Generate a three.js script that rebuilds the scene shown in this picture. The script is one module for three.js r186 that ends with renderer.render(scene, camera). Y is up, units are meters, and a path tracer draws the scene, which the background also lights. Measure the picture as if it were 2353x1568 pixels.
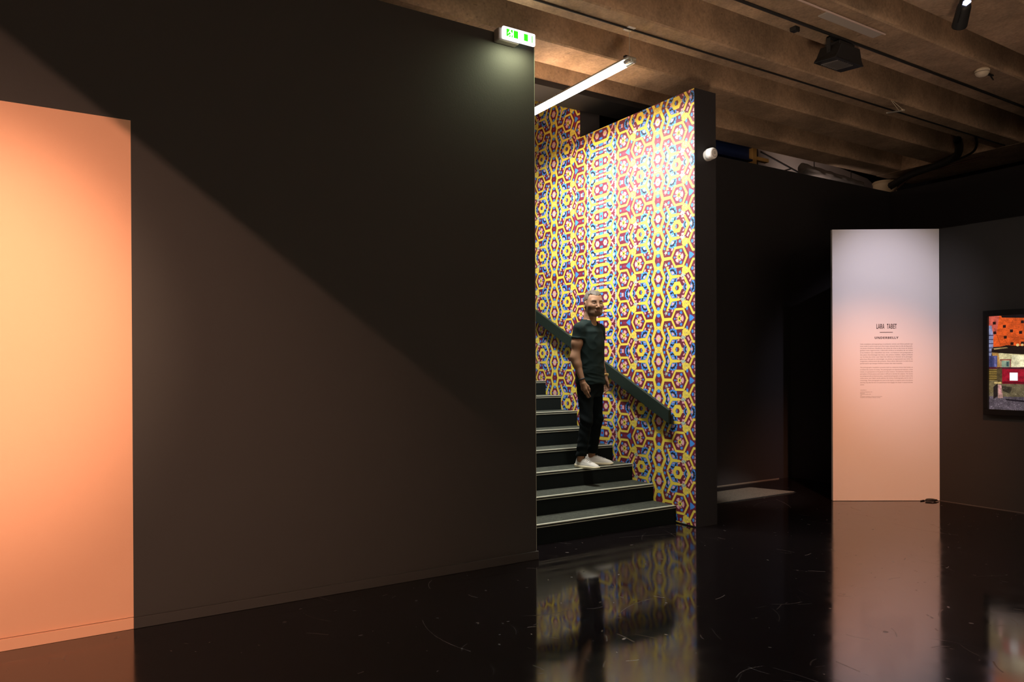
import * as THREE from 'three';
import { mergeGeometries, mergeVertices } from 'three/addons/utils/BufferGeometryUtils.js';
import { RoundedBoxGeometry } from 'three/addons/geometries/RoundedBoxGeometry.js';
import { RectAreaLightUniformsLib } from 'three/addons/lights/RectAreaLightUniformsLib.js';

// ------------------------------------------------------------------ camera, exposure, lights
const IW = 2353, IH = 1568;
const scene = new THREE.Scene();
scene.background = new THREE.Color(0, 0, 0);
const renderer = new THREE.WebGLRenderer({ antialias: true });
renderer.toneMapping = THREE.LinearToneMapping;
renderer.toneMappingExposure = 1.0;
renderer.shadowMap.enabled = true;
RectAreaLightUniformsLib.init();

const FPX = 1700.8;                                    // focal length in pixels
const camera = new THREE.PerspectiveCamera(2 * Math.atan(IH / 2 / FPX) * 180 / Math.PI, IW / IH, 0.05, 60);
camera.position.set(0, 1.55, 0);
camera.rotation.order = 'YXZ';
camera.rotation.set(-0.00327, -0.559242, -0.0046);     // pitch, heading, roll
camera.setViewOffset(IW, IH, 0, -61, IW, IH);          // risen lens
camera.updateProjectionMatrix();

function spot(name, from, to, color, cd, deg, pen, radius = 1) {
  const l = new THREE.SpotLight(color, cd, 0, deg * Math.PI / 180, pen, 2);
  l.name = name; l.position.set(...from); l.target.position.set(...to);
  l.castShadow = true; l.shadow.radius = radius; l.shadow.mapSize.set(1024, 1024);
  scene.add(l, l.target); return l;
}
const C = (r, g, b) => new THREE.Color().setRGB(r, g, b);
const LAMP = { x: 4.225, y: 4.15, z0: -4.80, z1: -7.0 };
const PANEL_SPOT_COOL = { at: [6.075, 4.145, -3.075], to: [8.02, 2.18, -4.80] };
const PANEL_SPOT_WARM = { at: [5.55, 4.20, -2.55], to: [7.98, 0.56, -4.83] };
const ORANGE_SPOT = { at: [-0.6, 4.10, -0.25], to: [-0.46, 1.78, -4.91] };
const FILL_SPOT = { at: [-3.5, 4.10, 1.2], to: [-0.35, 1.35, -4.91] };
spot('spotlight_light', PANEL_SPOT_COOL.at, PANEL_SPOT_COOL.to, C(0.92, 0.83, 1.0), 23, 19.5, 1.0, 1);
spot('spotlight_light', PANEL_SPOT_WARM.at, PANEL_SPOT_WARM.to, C(1.0, 0.36, 0.17), 64, 19.5, 1.0, 1);
spot('spotlight_light', ORANGE_SPOT.at, ORANGE_SPOT.to, C(1.0, 0.64, 0.44), 112, 14, 1.0, 2);
spot('spotlight_light', FILL_SPOT.at, FILL_SPOT.to, C(1.0, 0.55, 0.40), 165, 20.5, 1.0, 0.2);
function area(name, at, look, color, radiance, w, h) {
  const l = new THREE.RectAreaLight(color, radiance, w, h); l.name = name; l.position.set(...at); l.lookAt(...look); scene.add(l); return l;
}
// stair lamp: one downward strip under the luminaire, a weaker warm strip above it
area('stair_lamp_light', [LAMP.x, LAMP.y - 0.045, (LAMP.z0 + LAMP.z1) / 2], [LAMP.x, 0, (LAMP.z0 + LAMP.z1) / 2 - 0.0001], C(1.0, 0.97, 0.90), 330, 0.10, 2.1);
for (const d of [-1, 1]) area('stair_lamp_light', [LAMP.x + d * 0.055, LAMP.y + 0.03, LAMP.z1 + 0.78], [LAMP.x + d * 3, LAMP.y + 1.6, LAMP.z1 + 0.78], C(1.0, 0.66, 0.42), 42, 1.5, 0.05);
const ADDED_MAT_SPOT = { at: [3.5, 4.18, -2.5], to: [7.08, 0, -5.84] };  // unseen lamp added to brighten the doormat
spot('spotlight_light', ADDED_MAT_SPOT.at, ADDED_MAT_SPOT.to, C(1.0, 0.90, 0.80), 150, 6.3, 0.9, 1);
// floor lamp added outside the view to brighten the ribs
const ADDED_UPLIGHT = { at: [1.2, 0.30, -0.2], to: [5.8, 4.8, -4.6] };
spot('added_uplight_light', ADDED_UPLIGHT.at, ADDED_UPLIGHT.to, C(1.0, 0.72, 0.50), 36, 22, 1.0, 16);
spot('spotlight_rear_light', [5.93, 4.405, -3.0], [5.55, 4.42, -3.75], C(0.95, 0.85, 0.72), 0.06, 60, 1.0, 2);
// unseen lamp added behind the back wall; washers added behind the camera as fill
spot('added_duct_lamp', [9.6, 3.9, -6.85], [10.1, 4.55, -7.4], C(1.0, 0.80, 0.70), 0.75, 75, 0.6, 3);
const ADDED_WASHERS = [-3.5, 0.5, 4.5];
for (const x of ADDED_WASHERS) area('added_washer_light', [x, 4.08, 3.55], [x, 1.6, 5], C(1.0, 0.78, 0.60), 205, 2.0, 0.10);

// ------------------------------------------------------------------ helpers
let seedV = 7;
const rnd = () => { seedV = (seedV * 1664525 + 1013904223) % 4294967296; return seedV / 4294967296; };
const used = {};
const numbered = (n) => { used[n] = (used[n] ?? -1) + 1; return used[n] ? n + '_' + String(used[n]).padStart(3, '0') : n; };
function shadowed(o) { o.castShadow = true; o.receiveShadow = true; return o; }
function part(name, geo, mat, parent) {
  const m = shadowed(new THREE.Mesh(Array.isArray(geo) ? merge(geo) : geo, mat));
  m.name = parent === scene ? numbered(name) : childName(name, parent); parent.add(m); return m;
}
function childName(n, p) { const c = p.userData.__c ?? (p.userData.__c = {}); c[n] = (c[n] ?? -1) + 1; return c[n] ? n + '_' + String(c[n]).padStart(3, '0') : n; }
function thing(name, label, category, pos = [0, 0, 0], group) {
  const g = new THREE.Group(); g.name = numbered(name); g.position.set(...pos); scene.add(g);
  g.userData.label = label; g.userData.category = category; if (group) g.userData.group = group; return g;
}
function struct(name, pos = [0, 0, 0]) { const g = new THREE.Group(); g.name = name; g.position.set(...pos); g.userData.kind = 'structure'; scene.add(g); return g; }
function tag(o, label, category, group) { o.userData.label = label; o.userData.category = category; if (group) o.userData.group = group; return o; }
function merge(list) {
  return mergeGeometries(list.map((g) => { const q = g.index ? g.toNonIndexed() : g; for (const k of Object.keys(q.attributes)) if (!['position', 'normal', 'uv'].includes(k)) q.deleteAttribute(k); return q; }));
}
// box between two corners, uv in metres
function box(x0, y0, z0, x1, y1, z1, r = 0) {
  const w = Math.abs(x1 - x0), h = Math.abs(y1 - y0), d = Math.abs(z1 - z0);
  const g = r ? new RoundedBoxGeometry(w, h, d, 2, r) : new THREE.BoxGeometry(w, h, d);
  g.translate((x0 + x1) / 2, (y0 + y1) / 2, (z0 + z1) / 2); return metre(g);
}
function metre(g) {
  const p = g.attributes.position, n = g.attributes.normal, uv = new Float32Array(p.count * 2);
  for (let i = 0; i < p.count; i++) {
    const x = p.getX(i), y = p.getY(i), z = p.getZ(i), ax = Math.abs(n.getX(i)), ay = Math.abs(n.getY(i)), az = Math.abs(n.getZ(i));
    if (ay >= ax && ay >= az) { uv[2 * i] = x; uv[2 * i + 1] = z; } else if (ax >= az) { uv[2 * i] = -z; uv[2 * i + 1] = y; } else { uv[2 * i] = x; uv[2 * i + 1] = y; }
  }
  g.setAttribute('uv', new THREE.BufferAttribute(uv, 2)); return g;
}
function cyl(a, b, r, r2 = r, seg = 20) {
  const A = new THREE.Vector3(...a), B = new THREE.Vector3(...b), d = B.clone().sub(A), g = new THREE.CylinderGeometry(r2, r, d.length(), seg);
  g.applyQuaternion(new THREE.Quaternion().setFromUnitVectors(new THREE.Vector3(0, 1, 0), d.clone().normalize())); g.translate(...A.add(B).multiplyScalar(0.5).toArray()); return g;
}
function tube(pts, r, n = 40, closed = false, rs = 8) { return new THREE.TubeGeometry(new THREE.CatmullRomCurve3(pts.map((p) => new THREE.Vector3(...p)), closed, 'centripetal'), n, r, rs, closed); }
function extrude(pts, depth, bevel = 0) {
  const s = new THREE.Shape(pts.map((p) => new THREE.Vector2(...p)));
  return new THREE.ExtrudeGeometry(s, { depth, bevelEnabled: bevel > 0, bevelSize: bevel, bevelThickness: bevel, bevelSegments: 2 });
}
const std = (color, roughness = 0.8, extra = {}) => new THREE.MeshStandardMaterial({ color, roughness, ...extra });

// ------------------------------------------------------------------ noise and textures
function hash(x, y, s) { let h = (Math.imul(x, 374761393) + Math.imul(y, 668265263) + Math.imul(s, 2246822519)) | 0; h = Math.imul(h ^ (h >>> 13), 1274126177); return ((h ^ (h >>> 16)) >>> 0) / 4294967296; }
function vnoise(x, y, per, s) {        // periodic value noise
  const xi = Math.floor(x), yi = Math.floor(y), fx = x - xi, fy = y - yi, sx = fx * fx * (3 - 2 * fx), sy = fy * fy * (3 - 2 * fy), m = (a) => ((a % per) + per) % per;
  const a = hash(m(xi), m(yi), s), b = hash(m(xi + 1), m(yi), s), c = hash(m(xi), m(yi + 1), s), d = hash(m(xi + 1), m(yi + 1), s);
  return (a + (b - a) * sx) * (1 - sy) + (c + (d - c) * sx) * sy;
}
function dataTex(n, fn, srgb, metres) {
  const d = new Uint8Array(n * n * 4);
  for (let y = 0; y < n; y++) for (let x = 0; x < n; x++) { const c = fn(x / n, y / n, x, y), o = (y * n + x) * 4; d[o] = c[0]; d[o + 1] = c[1]; d[o + 2] = c[2]; d[o + 3] = 255; }
  const t = new THREE.DataTexture(d, n, n); t.wrapS = t.wrapT = THREE.RepeatWrapping; t.magFilter = THREE.LinearFilter; t.minFilter = THREE.LinearMipmapLinearFilter; t.generateMipmaps = true;
  if (srgb) t.colorSpace = THREE.SRGBColorSpace; t.repeat.set(1 / metres, 1 / metres); t.needsUpdate = true; return t;
}
function canvasTex(w, h, draw) {
  const c = document.createElement('canvas'); c.width = w; c.height = h; const x = c.getContext('2d'); draw(x, w, h);
  const t = new THREE.CanvasTexture(c); t.colorSpace = THREE.SRGBColorSpace; t.anisotropy = 8; return t;
}
const clamp255 = (v) => Math.max(0, Math.min(255, v));
// cast concrete: grain, cement patches, pin holes
const concreteTex = dataTex(512, (u, v) => {
  let n = 0.5 * vnoise(u * 4, v * 4, 4, 1) + 0.3 * vnoise(u * 13, v * 13, 13, 2) + 0.2 * vnoise(u * 41, v * 41, 41, 3);
  const g = vnoise(u * 160, v * 160, 160, 4), hole = vnoise(u * 70, v * 70, 70, 5) > 0.93 ? -22 : 0;
  const k = 165 + (n - 0.5) * 80 + (g - 0.5) * 22 + hole;
  return [clamp255(k * 1.10), clamp255(k * 0.97), clamp255(k * 0.85)];
}, true, 2.2);
const concreteBump = dataTex(256, (u, v) => { const k = 120 + 90 * (vnoise(u * 60, v * 60, 60, 8) - 0.5) + 90 * (vnoise(u * 17, v * 17, 17, 9) - 0.5); return [k, k, k]; }, false, 1.1);
const rollerBump = dataTex(256, (u, v) => { const k = 128 + 110 * (vnoise(u * 120, v * 120, 120, 18) - 0.5) + 60 * (vnoise(u * 50, v * 50, 50, 19) - 0.5); return [k, k, k]; }, false, 0.5);
const carpetTex = dataTex(256, (u, v) => { const k = 105 + 90 * (vnoise(u * 128, v * 128, 128, 21) - 0.5) + 40 * (vnoise(u * 20, v * 20, 20, 22) - 0.5); return [k, k * 1.02, k * 0.93]; }, true, 0.4);
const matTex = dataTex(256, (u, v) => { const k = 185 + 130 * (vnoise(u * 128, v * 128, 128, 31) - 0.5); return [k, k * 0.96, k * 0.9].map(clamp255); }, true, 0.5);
// floor: near-black resin with scratches, scuffs and bits of plaster
const FT = 5.0, FN = 2048;
const scuffs = (x, w, bg, lines) => {
  x.fillStyle = bg; x.fillRect(0, 0, w, w);
  seedV = 99;
  for (let i = 0; i < 420; i++) {
    const px = rnd() * w, py = rnd() * w, a = rnd() * 6.28, L = (0.02 + rnd() * rnd() * rnd() * 0.9) * w / FT, bend = (rnd() - 0.5) * L * 0.5;
    x.strokeStyle = lines(rnd()); x.lineWidth = 0.5 + rnd() * 1.3;
    for (const ox of [-w, 0, w]) for (const oy of [-w, 0, w]) { x.beginPath(); x.moveTo(px + ox, py + oy); x.quadraticCurveTo(px + ox + Math.cos(a) * L / 2 - Math.sin(a) * bend, py + oy + Math.sin(a) * L / 2 + Math.cos(a) * bend, px + ox + Math.cos(a) * L, py + oy + Math.sin(a) * L); x.stroke(); }
  }
  for (let i = 0; i < 330; i++) { const px = rnd() * w, py = rnd() * w, s = 0.6 + rnd() * rnd() * 4.5; x.fillStyle = lines(0.5 + rnd() * 0.5); x.beginPath(); x.ellipse(px, py, s, s * (0.3 + rnd() * 0.5), rnd() * 3, 0, 6.3); x.fill(); }
};
const floorTex = canvasTex(FN, FN, (x, w) => scuffs(x, w, 'rgb(17,13,14)', (k) => `rgba(150,128,112,${(0.10 + 0.5 * k * k).toFixed(2)})`));
const floorRough = canvasTex(1024, 1024, (x, w) => {
  scuffs(x, w, 'rgb(0,24,0)', (k) => `rgba(0,150,0,${(0.15 + 0.4 * k).toFixed(2)})`);
  const im = x.getImageData(0, 0, w, w);
  for (let j = 0; j < w; j++) for (let i = 0; i < w; i++) { const o = (j * w + i) * 4; im.data[o + 1] = clamp255(im.data[o + 1] + 18 * (vnoise(i / w * 9, j / w * 9, 9, 41) - 0.5) + 12 * (vnoise(i / w * 60, j / w * 60, 60, 42) - 0.5)); }
  x.putImageData(im, 0, 0);
});
floorRough.colorSpace = THREE.NoColorSpace;
for (const t of [floorTex, floorRough]) { t.wrapS = t.wrapT = THREE.RepeatWrapping; t.repeat.set(1 / FT, 1 / FT); }

// kaleidoscope wallpaper: one mirrored cell, 1.8 m x 0.6 m
const WALLPAPER = { yellow: '#e3cd4a', maroon: '#681c33', blue: '#3f8ae0', pink: '#dfa0a8', black: '#17121f', green: '#b9d3b0', pale: '#efe3b4' };
function drawCell(x) {
  const P = WALLPAPER, T = Math.PI * 2;
  const poly = (pts, c) => { x.fillStyle = c; x.beginPath(); pts.forEach((p, i) => (i ? x.lineTo(...p) : x.moveTo(...p))); x.closePath(); x.fill(); };
  const dot = (a, b, r, c, r2 = r) => { x.fillStyle = c; x.beginPath(); x.ellipse(a, b, r, r2, 0, 0, T); x.fill(); };
  const hex = (a, b, R, c, rot = 0) => poly([0, 1, 2, 3, 4, 5].map((k) => [a + R * Math.cos(rot + k * T / 6), b + R * Math.sin(rot + k * T / 6)]), c);
  const line = (pts, w, c, cap = 'round') => { x.strokeStyle = c; x.lineWidth = w; x.lineCap = cap; x.lineJoin = 'miter'; x.beginPath(); pts.forEach((p, i) => (i ? x.lineTo(...p) : x.moveTo(...p))); x.stroke(); };
  const star = (a, b, R, r, n, c, rot = 0) => poly(Array.from({ length: 2 * n }, (_, k) => { const q = k % 2 ? r : R, t = rot + k * Math.PI / n; return [a + q * Math.cos(t), b + q * Math.sin(t)]; }), c);
  const speck = (a, b, R, n) => { for (let i = 0; i < n; i++) { const t = rnd() * T, d = R * Math.sqrt(rnd()); dot(a + d * Math.cos(t), b + d * Math.sin(t), 0.0026, ['#3a2a22', '#f3ecd0', '#b08fa0', '#8a7a3a'][Math.floor(rnd() * 4)]); } };
  const at = (cx, cy, ang, f) => { x.save(); x.translate(cx, cy); x.rotate(ang); f(); x.restore(); };
  seedV = 1234;
  poly([[0, 0], [0.9, 0], [0.9, 0.3], [0, 0.3]], P.maroon);
  // soft pink tesserae in the ground
  for (const [a, b, w, h, r] of [[0.15, 0.13, 0.022, 0.05, 0.5], [0.15, 0.245, 0.022, 0.05, -0.5], [0.20, 0.09, 0.02, 0.045, -0.5], [0.345, 0.16, 0.045, 0.02, 0], [0.345, 0.215, 0.045, 0.02, 0], [0.19, 0.28, 0.02, 0.04, 0.5], [0.66, 0.11, 0.02, 0.05, -0.4], [0.665, 0.2, 0.02, 0.05, 0.4], [0.70, 0.04, 0.02, 0.05, 0.5], [0.70, 0.26, 0.02, 0.05, -0.5], [0.83, 0.115, 0.05, 0.02, 0], [0.83, 0.19, 0.05, 0.02, 0], [0.44, 0.235, 0.02, 0.04, 0.6], [0.41, 0.2, 0.02, 0.04, -0.6], [0.655, 0.3, 0.02, 0.03, 0], [0.655, 0.0, 0.02, 0.03, 0]]) at(a, b, r, () => { poly([[-w / 2, -h / 2], [w / 2, -h / 2], [w / 2, h / 2], [-w / 2, h / 2]], P.pink); });
  for (const [a, b, r] of [[0.112, 0.06, 0.4], [0.135, 0.088, -0.5], [0.22, 0.125, 0.2], [0.255, 0.185, 0.6], [0.275, 0.21, -0.4], [0.315, 0.19, 0.3], [0.35, 0.25, 0.7], [0.20, 0.245, -0.2], [0.12, 0.29, 0.3], [0.33, 0.29, 0.2], [0.36, 0.185, -0.3], [0.47, 0.26, 0.5], [0.635, 0.05, 0.3], [0.65, 0.27, -0.3], [0.69, 0.09, 0.2], [0.69, 0.22, -0.2], [0.8, 0.1, 0.1], [0.8, 0.2, -0.1], [0.775, 0.12, 0.5], [0.775, 0.185, -0.5], [0.86, 0.15, 0], [0.725, 0.02, 0.3], [0.725, 0.285, 0.2], [0.82, 0.085, 0], [0.84, 0.205, 0]]) at(a, b, r, () => { poly([[-0.012, -0.007], [0.012, -0.007], [0.012, 0.007], [-0.012, 0.007]], rnd() < 0.5 ? P.pink : rnd() < 0.5 ? '#c9b2c4' : '#3f1428'); dot(0.013, 0.002, 0.004, P.green); });
  // crowns of blue, black and pink between the prongs of a Y
  const crown = (cx, cy, ang, s = 1) => at(cx, cy, ang, () => {
    x.scale(s, s);
    poly([[0.022, 0.0], [0.05, 0.058], [0.078, 0.052], [0.086, 0.03], [0.098, 0.03], [0.098, -0.03], [0.086, -0.03], [0.078, -0.052], [0.05, -0.058]], P.blue);
    line([[0.052, 0.044], [0.058, 0.028], [0.07, 0.024], [0.066, 0.01], [0.076, 0], [0.066, -0.01], [0.07, -0.024], [0.058, -0.028], [0.052, -0.044]], 0.016, P.black, 'butt');
    poly([[0.026, 0], [0.05, 0.022], [0.058, 0.008], [0.058, -0.008], [0.05, -0.022]], P.pink);
    dot(0.052, 0, 0.006, '#8a9fd8');
  });
  const prong = (cx, cy, ang, L = 0.125) => at(cx, cy, ang, () => { poly([[-0.005, -0.0165], [L * 0.85, -0.0125], [L, -0.005], [L, 0.005], [L * 0.85, 0.0125], [-0.005, 0.0165]], P.yellow); star(L + 0.022, 0, 0.027, 0.008, 5, P.green, 0.3); dot(L + 0.022, 0, 0.006, '#6d8fb0'); });
  const Y = (cx, cy, angs, crowns) => { crowns.forEach((a) => crown(cx, cy, a)); hex(cx, cy, 0.024, P.yellow); angs.forEach((a) => prong(cx, cy, a)); };
  const A = Math.PI / 3;
  Y(0.18, 0.187, [0, 2 * A, 4 * A], [A, 3 * A, 5 * A]);
  Y(0.73, 0.15, [0, 2 * A, 4 * A], [A, 3 * A, 5 * A]);
  Y(0.418, 0.303, [2 * A, 4 * A], []);
  crown(0.405, 0.303, 0, 1.05); crown(0.418, 0.303, Math.PI, 0.72); prong(0.418, 0.303, 2 * A, 0.11); prong(0.418, 0.303, 4 * A, 0.11); hex(0.418, 0.303, 0.02, P.yellow);
  // thick little ring
  hex(0.262, 0.303, 0.073, P.yellow); hex(0.262, 0.303, 0.03, P.maroon); dot(0.252, 0.292, 0.009, P.blue);
  // rosette rings of the triangular lattice
  const flower = (cx, cy, s = 1) => at(cx, cy, 0, () => {
    x.scale(s, s);
    hex(0, 0, 0.0925, P.maroon);
    for (let k = 0; k < 3; k++) { const a = k * 2 * A + 0.12; at(0, 0, a, () => poly([[0.022, -0.012], [0.05, -0.026], [0.06, 0], [0.05, 0.026], [0.022, 0.012]], P.pink)); at(0, 0, a + A, () => { poly([[0.05, -0.014], [0.066, -0.018], [0.078, 0], [0.066, 0.018], [0.05, 0.014]], P.blue); poly([[0.026, -0.008], [0.042, -0.016], [0.042, 0.016], [0.026, 0.008]], '#c58f9a'); }); }
    star(0, 0, 0.042, 0.02, 6, P.green, 0.2); dot(0, 0, 0.024, '#e8cf3a'); dot(0.002, 0.001, 0.0085, '#241a14', 0.012);
  });
  const ring = (cx, cy) => { hex(cx, cy, 0.1195, P.yellow); flower(cx, cy); for (let k = 0; k < 6; k++) speck(cx + 0.1 * Math.cos(k * A), cy + 0.1 * Math.sin(k * A), 0.02, 6); };
  // links between the rings
  line([[0.60, 0.24], [0.632, 0.3], [0.60, 0.36]], 0.03, P.yellow); poly([[0.585, 0.27], [0.612, 0.3], [0.585, 0.33], [0.52, 0.33], [0.52, 0.27]], P.maroon); dot(0.575, 0.285, 0.012, P.blue); dot(0.575, 0.318, 0.012, P.blue); poly([[0.53, 0.28], [0.56, 0.28], [0.56, 0.32], [0.53, 0.32]], P.pink);
  poly([[0.585, 0.09], [0.64, 0.02], [0.64, -0.02], [0.585, -0.09], [0.598, 0]], P.yellow);
  hex(0.366, 0.137, 0.042, P.yellow, A / 2); poly([[0.34, 0.09], [0.40, 0.10], [0.43, 0.155], [0.39, 0.17], [0.345, 0.155]], P.yellow); speck(0.37, 0.137, 0.035, 22);
  ring(0.29, 0); ring(0.525, 0.137); ring(0.525, -0.137);
  line([[0.447, 0], [0.40, 0.083]], 0.02, '#8a2745', 'butt'); line([[0.447, 0], [0.54, 0]], 0.02, '#8a2745', 'butt'); dot(0.393, 0.093, 0.013, P.blue, 0.018); dot(0.572, 0, 0.013, P.blue); star(0.447, 0, 0.042, 0.024, 3, P.blue, 0); hex(0.447, 0, 0.028, P.blue, A / 2);
  // chain on the mirror axis
  poly([[0, -0.02], [0.082, -0.02], [0.088, 0], [0.06, 0.08], [0.062, 0.095], [0.107, 0.185], [0.066, 0.268], [0.055, 0.3], [0, 0.3]], P.yellow);
  poly([[0.07, -0.016], [0.19, -0.014], [0.19, 0.014], [0.07, 0.016]], P.yellow);
  poly([[0, -0.064], [0.03, -0.056], [0.052, 0], [0.03, 0.058], [0, 0.066]], P.maroon); dot(0, 0.045, 0.024, P.blue, 0.019); dot(0, 0.0, 0.012, '#8e3350');
  poly([[0, 0.098], [0.022, 0.102], [0.07, 0.185], [0.028, 0.265], [0, 0.27]], P.maroon); dot(0, 0.112, 0.024, P.blue, 0.018); dot(0, 0.253, 0.022, P.blue, 0.016);
  poly([[0, 0.145], [0.024, 0.155], [0.04, 0.185], [0.024, 0.215], [0, 0.226]], P.pink); star(0, 0.185, 0.026, 0.012, 6, P.green); dot(0, 0.185, 0.012, P.yellow); dot(0.055, 0.185, 0.009, P.blue);
  speck(0.03, 0.09, 0.03, 26); speck(0.02, 0.29, 0.035, 30); speck(0.08, 0.14, 0.015, 6);
  for (const [a, b] of [[0.09, 0.105], [0.15, 0.05], [0.083, 0.275], [0.145, 0.31], [0.665, 0.055], [0.655, 0.245], [0.66, 0.155], [0.24, 0.12], [0.30, 0.15], [0.205, 0.235]]) at(a, b, 0.5, () => poly([[-0.018, 0], [0, -0.02], [0.018, 0], [0, 0.02]], P.blue));
  // wide hexagons on the second mirror axis
  const wide = (cy, hh, b) => {
    poly([[0.9 - 0.174, cy], [0.9 - 0.122, cy - hh], [0.9, cy - hh - 0.006], [0.9, cy + hh + 0.006], [0.9 - 0.122, cy + hh]], P.yellow);
    poly([[0.9 - 0.13, cy], [0.9 - 0.098, cy - hh + 0.032], [0.9, cy - hh + 0.03], [0.9, cy + hh - 0.03], [0.9 - 0.098, cy + hh - 0.032]], P.maroon);
    if (b) { poly([[0.87, cy - 0.04], [0.9, cy - 0.04], [0.9, cy + 0.04], [0.87, cy + 0.04]], P.blue); dot(0.9, cy, 0.014, '#a81d3c'); hex(0.828, cy, 0.024, P.pink); dot(0.828, cy, 0.008, P.pale); dot(0.79, cy + 0.03, 0.008, P.blue); }
    else { hex(0.832, cy, 0.036, P.pink); star(0.832, cy, 0.026, 0.012, 6, P.green); dot(0.832, cy, 0.011, P.yellow); dot(0.89, cy - 0.04, 0.018, P.blue, 0.014); dot(0.89, cy + 0.04, 0.018, P.blue, 0.014); dot(0.788, cy - 0.035, 0.009, P.blue); dot(0.788, cy + 0.035, 0.009, P.blue); }
    speck(0.88, cy - hh + 0.014, 0.018, 6); speck(0.88, cy + hh - 0.014, 0.018, 6);
  };
  wide(0, 0.074, true); wide(0.3, 0.092, false);
  for (const b of [0.108, 0.192]) { at(0.885, b, 0, () => poly([[-0.02, -0.012], [0.015, -0.016], [0.015, 0.016], [-0.02, 0.012]], P.blue)); }
  star(0.9, 0.15, 0.02, 0.008, 4, P.pink);
}
const wallpaperTex = canvasTex(1536, 512, (x, w, h) => {
  const s = w / 1.8;
  for (const [mx, my] of [[1, 1], [-1, 1], [1, -1], [-1, -1]]) {
    x.save(); x.translate(w / 2, h / 2); x.scale(s * mx, s * my);
    x.beginPath(); x.rect(-0.0006, -0.0006, 0.9012, 0.3012); x.clip(); drawCell(x); x.restore();
  }
});
wallpaperTex.wrapS = wallpaperTex.wrapT = THREE.RepeatWrapping;

// ------------------------------------------------------------------ materials
const M = {
  floor: new THREE.MeshPhysicalMaterial({ map: floorTex, roughnessMap: floorRough, roughness: 1, metalness: 0, ior: 2.0 }),
  darkWall: std(C(0.034, 0.030, 0.025), 0.75, { bumpMap: rollerBump, bumpScale: 0.0006 }),
  blackWall: std(C(0.022, 0.020, 0.022), 0.8, { bumpMap: rollerBump, bumpScale: 0.0006 }),
  greyWall: std(C(0.020, 0.018, 0.015), 0.8, { bumpMap: rollerBump, bumpScale: 0.0006 }),
  orange: std(C(0.80, 0.42, 0.25), 0.7, { bumpMap: rollerBump, bumpScale: 0.0004 }),
  concrete: std(C(0.88, 0.80, 0.70), 0.9, { map: concreteTex, bumpMap: concreteBump, bumpScale: 0.003 }),
  paper: new THREE.MeshStandardMaterial({ map: wallpaperTex, roughness: 0.6 }),
  black: std(C(0.012, 0.012, 0.013), 0.55),
  blackMetal: std(C(0.02, 0.02, 0.022), 0.4, { metalness: 0.4 }),
  white: std(C(0.78, 0.75, 0.72), 0.5),
  cream: std(C(0.70, 0.60, 0.46), 0.5),
  alu: std(C(0.72, 0.71, 0.66), 0.42, { metalness: 0.75 }),
  nosing: std(C(0.46, 0.47, 0.38), 0.5, { metalness: 0.3 }),
  riser: new THREE.MeshPhysicalMaterial({ color: C(0.0035, 0.0060, 0.0055), roughness: 0.8, specularIntensity: 0.35 }),
  carpet: std(C(0.20, 0.225, 0.19), 0.95, { map: carpetTex, bumpMap: carpetTex, bumpScale: 0.002 }),
  rail: new THREE.MeshPhysicalMaterial({ color: C(0.011, 0.019, 0.014), roughness: 0.6, specularIntensity: 0.5 }),
  glow: std(C(0.9, 0.9, 0.88), 0.5, { emissive: C(1.0, 0.94, 0.86), emissiveIntensity: 6 }),
};

// ------------------------------------------------------------------ the setting
const ZL = -4.909, XE = 3.294, HL = 4.12;             // left wall plane, end, height
const XP = 5.192, XP2 = 5.478, ZP = -5.02, HP = 4.168;  // patterned wall
const ZB = -6.55, HB = 4.18;                          // black back wall
const SOFFIT = 4.427, SLAB = 4.90;
{
  const f = struct('floor');
  part('floor_slab', box(-6.2, -0.2, -9.4, 13.2, 0, 5.2), M.floor, f);
}
{
  const w = struct('wall_left');
  part('partition', box(-6, 0, ZL - 0.12, XE, HL, ZL), M.darkWall, w);
  const p = part('painted_panel', box(-1.6, 0.068, ZL, 0.4185, 3.008, ZL + 0.002), M.orange, w);
  p.userData.label = 'tall orange painted rectangle';
  const t = part('lit_edge_strip', box(XE, 0.05, ZL - 0.10, XE + 0.006, HL - 0.03, ZL - 0.004), std(C(0.62, 0.66, 0.52), 0.5), w);  // pale strip drawn in for the light along the wall edge
  t.userData.label = 'pale added strip standing in for light along the wall end';
  const b = struct('baseboard_left');
  part('dark_baseboard', box(0.4185, 0, ZL, XE + 0.012, 0.066, ZL + 0.020, 0.004), M.darkWall, b);
  part('orange_baseboard', box(-1.6, 0, ZL, 0.4185, 0.066, ZL + 0.016, 0.003), M.orange, b);
  part('dark_baseboard', box(-6, 0, ZL, -1.6, 0.066, ZL + 0.016, 0.003), M.darkWall, b);
}
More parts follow.
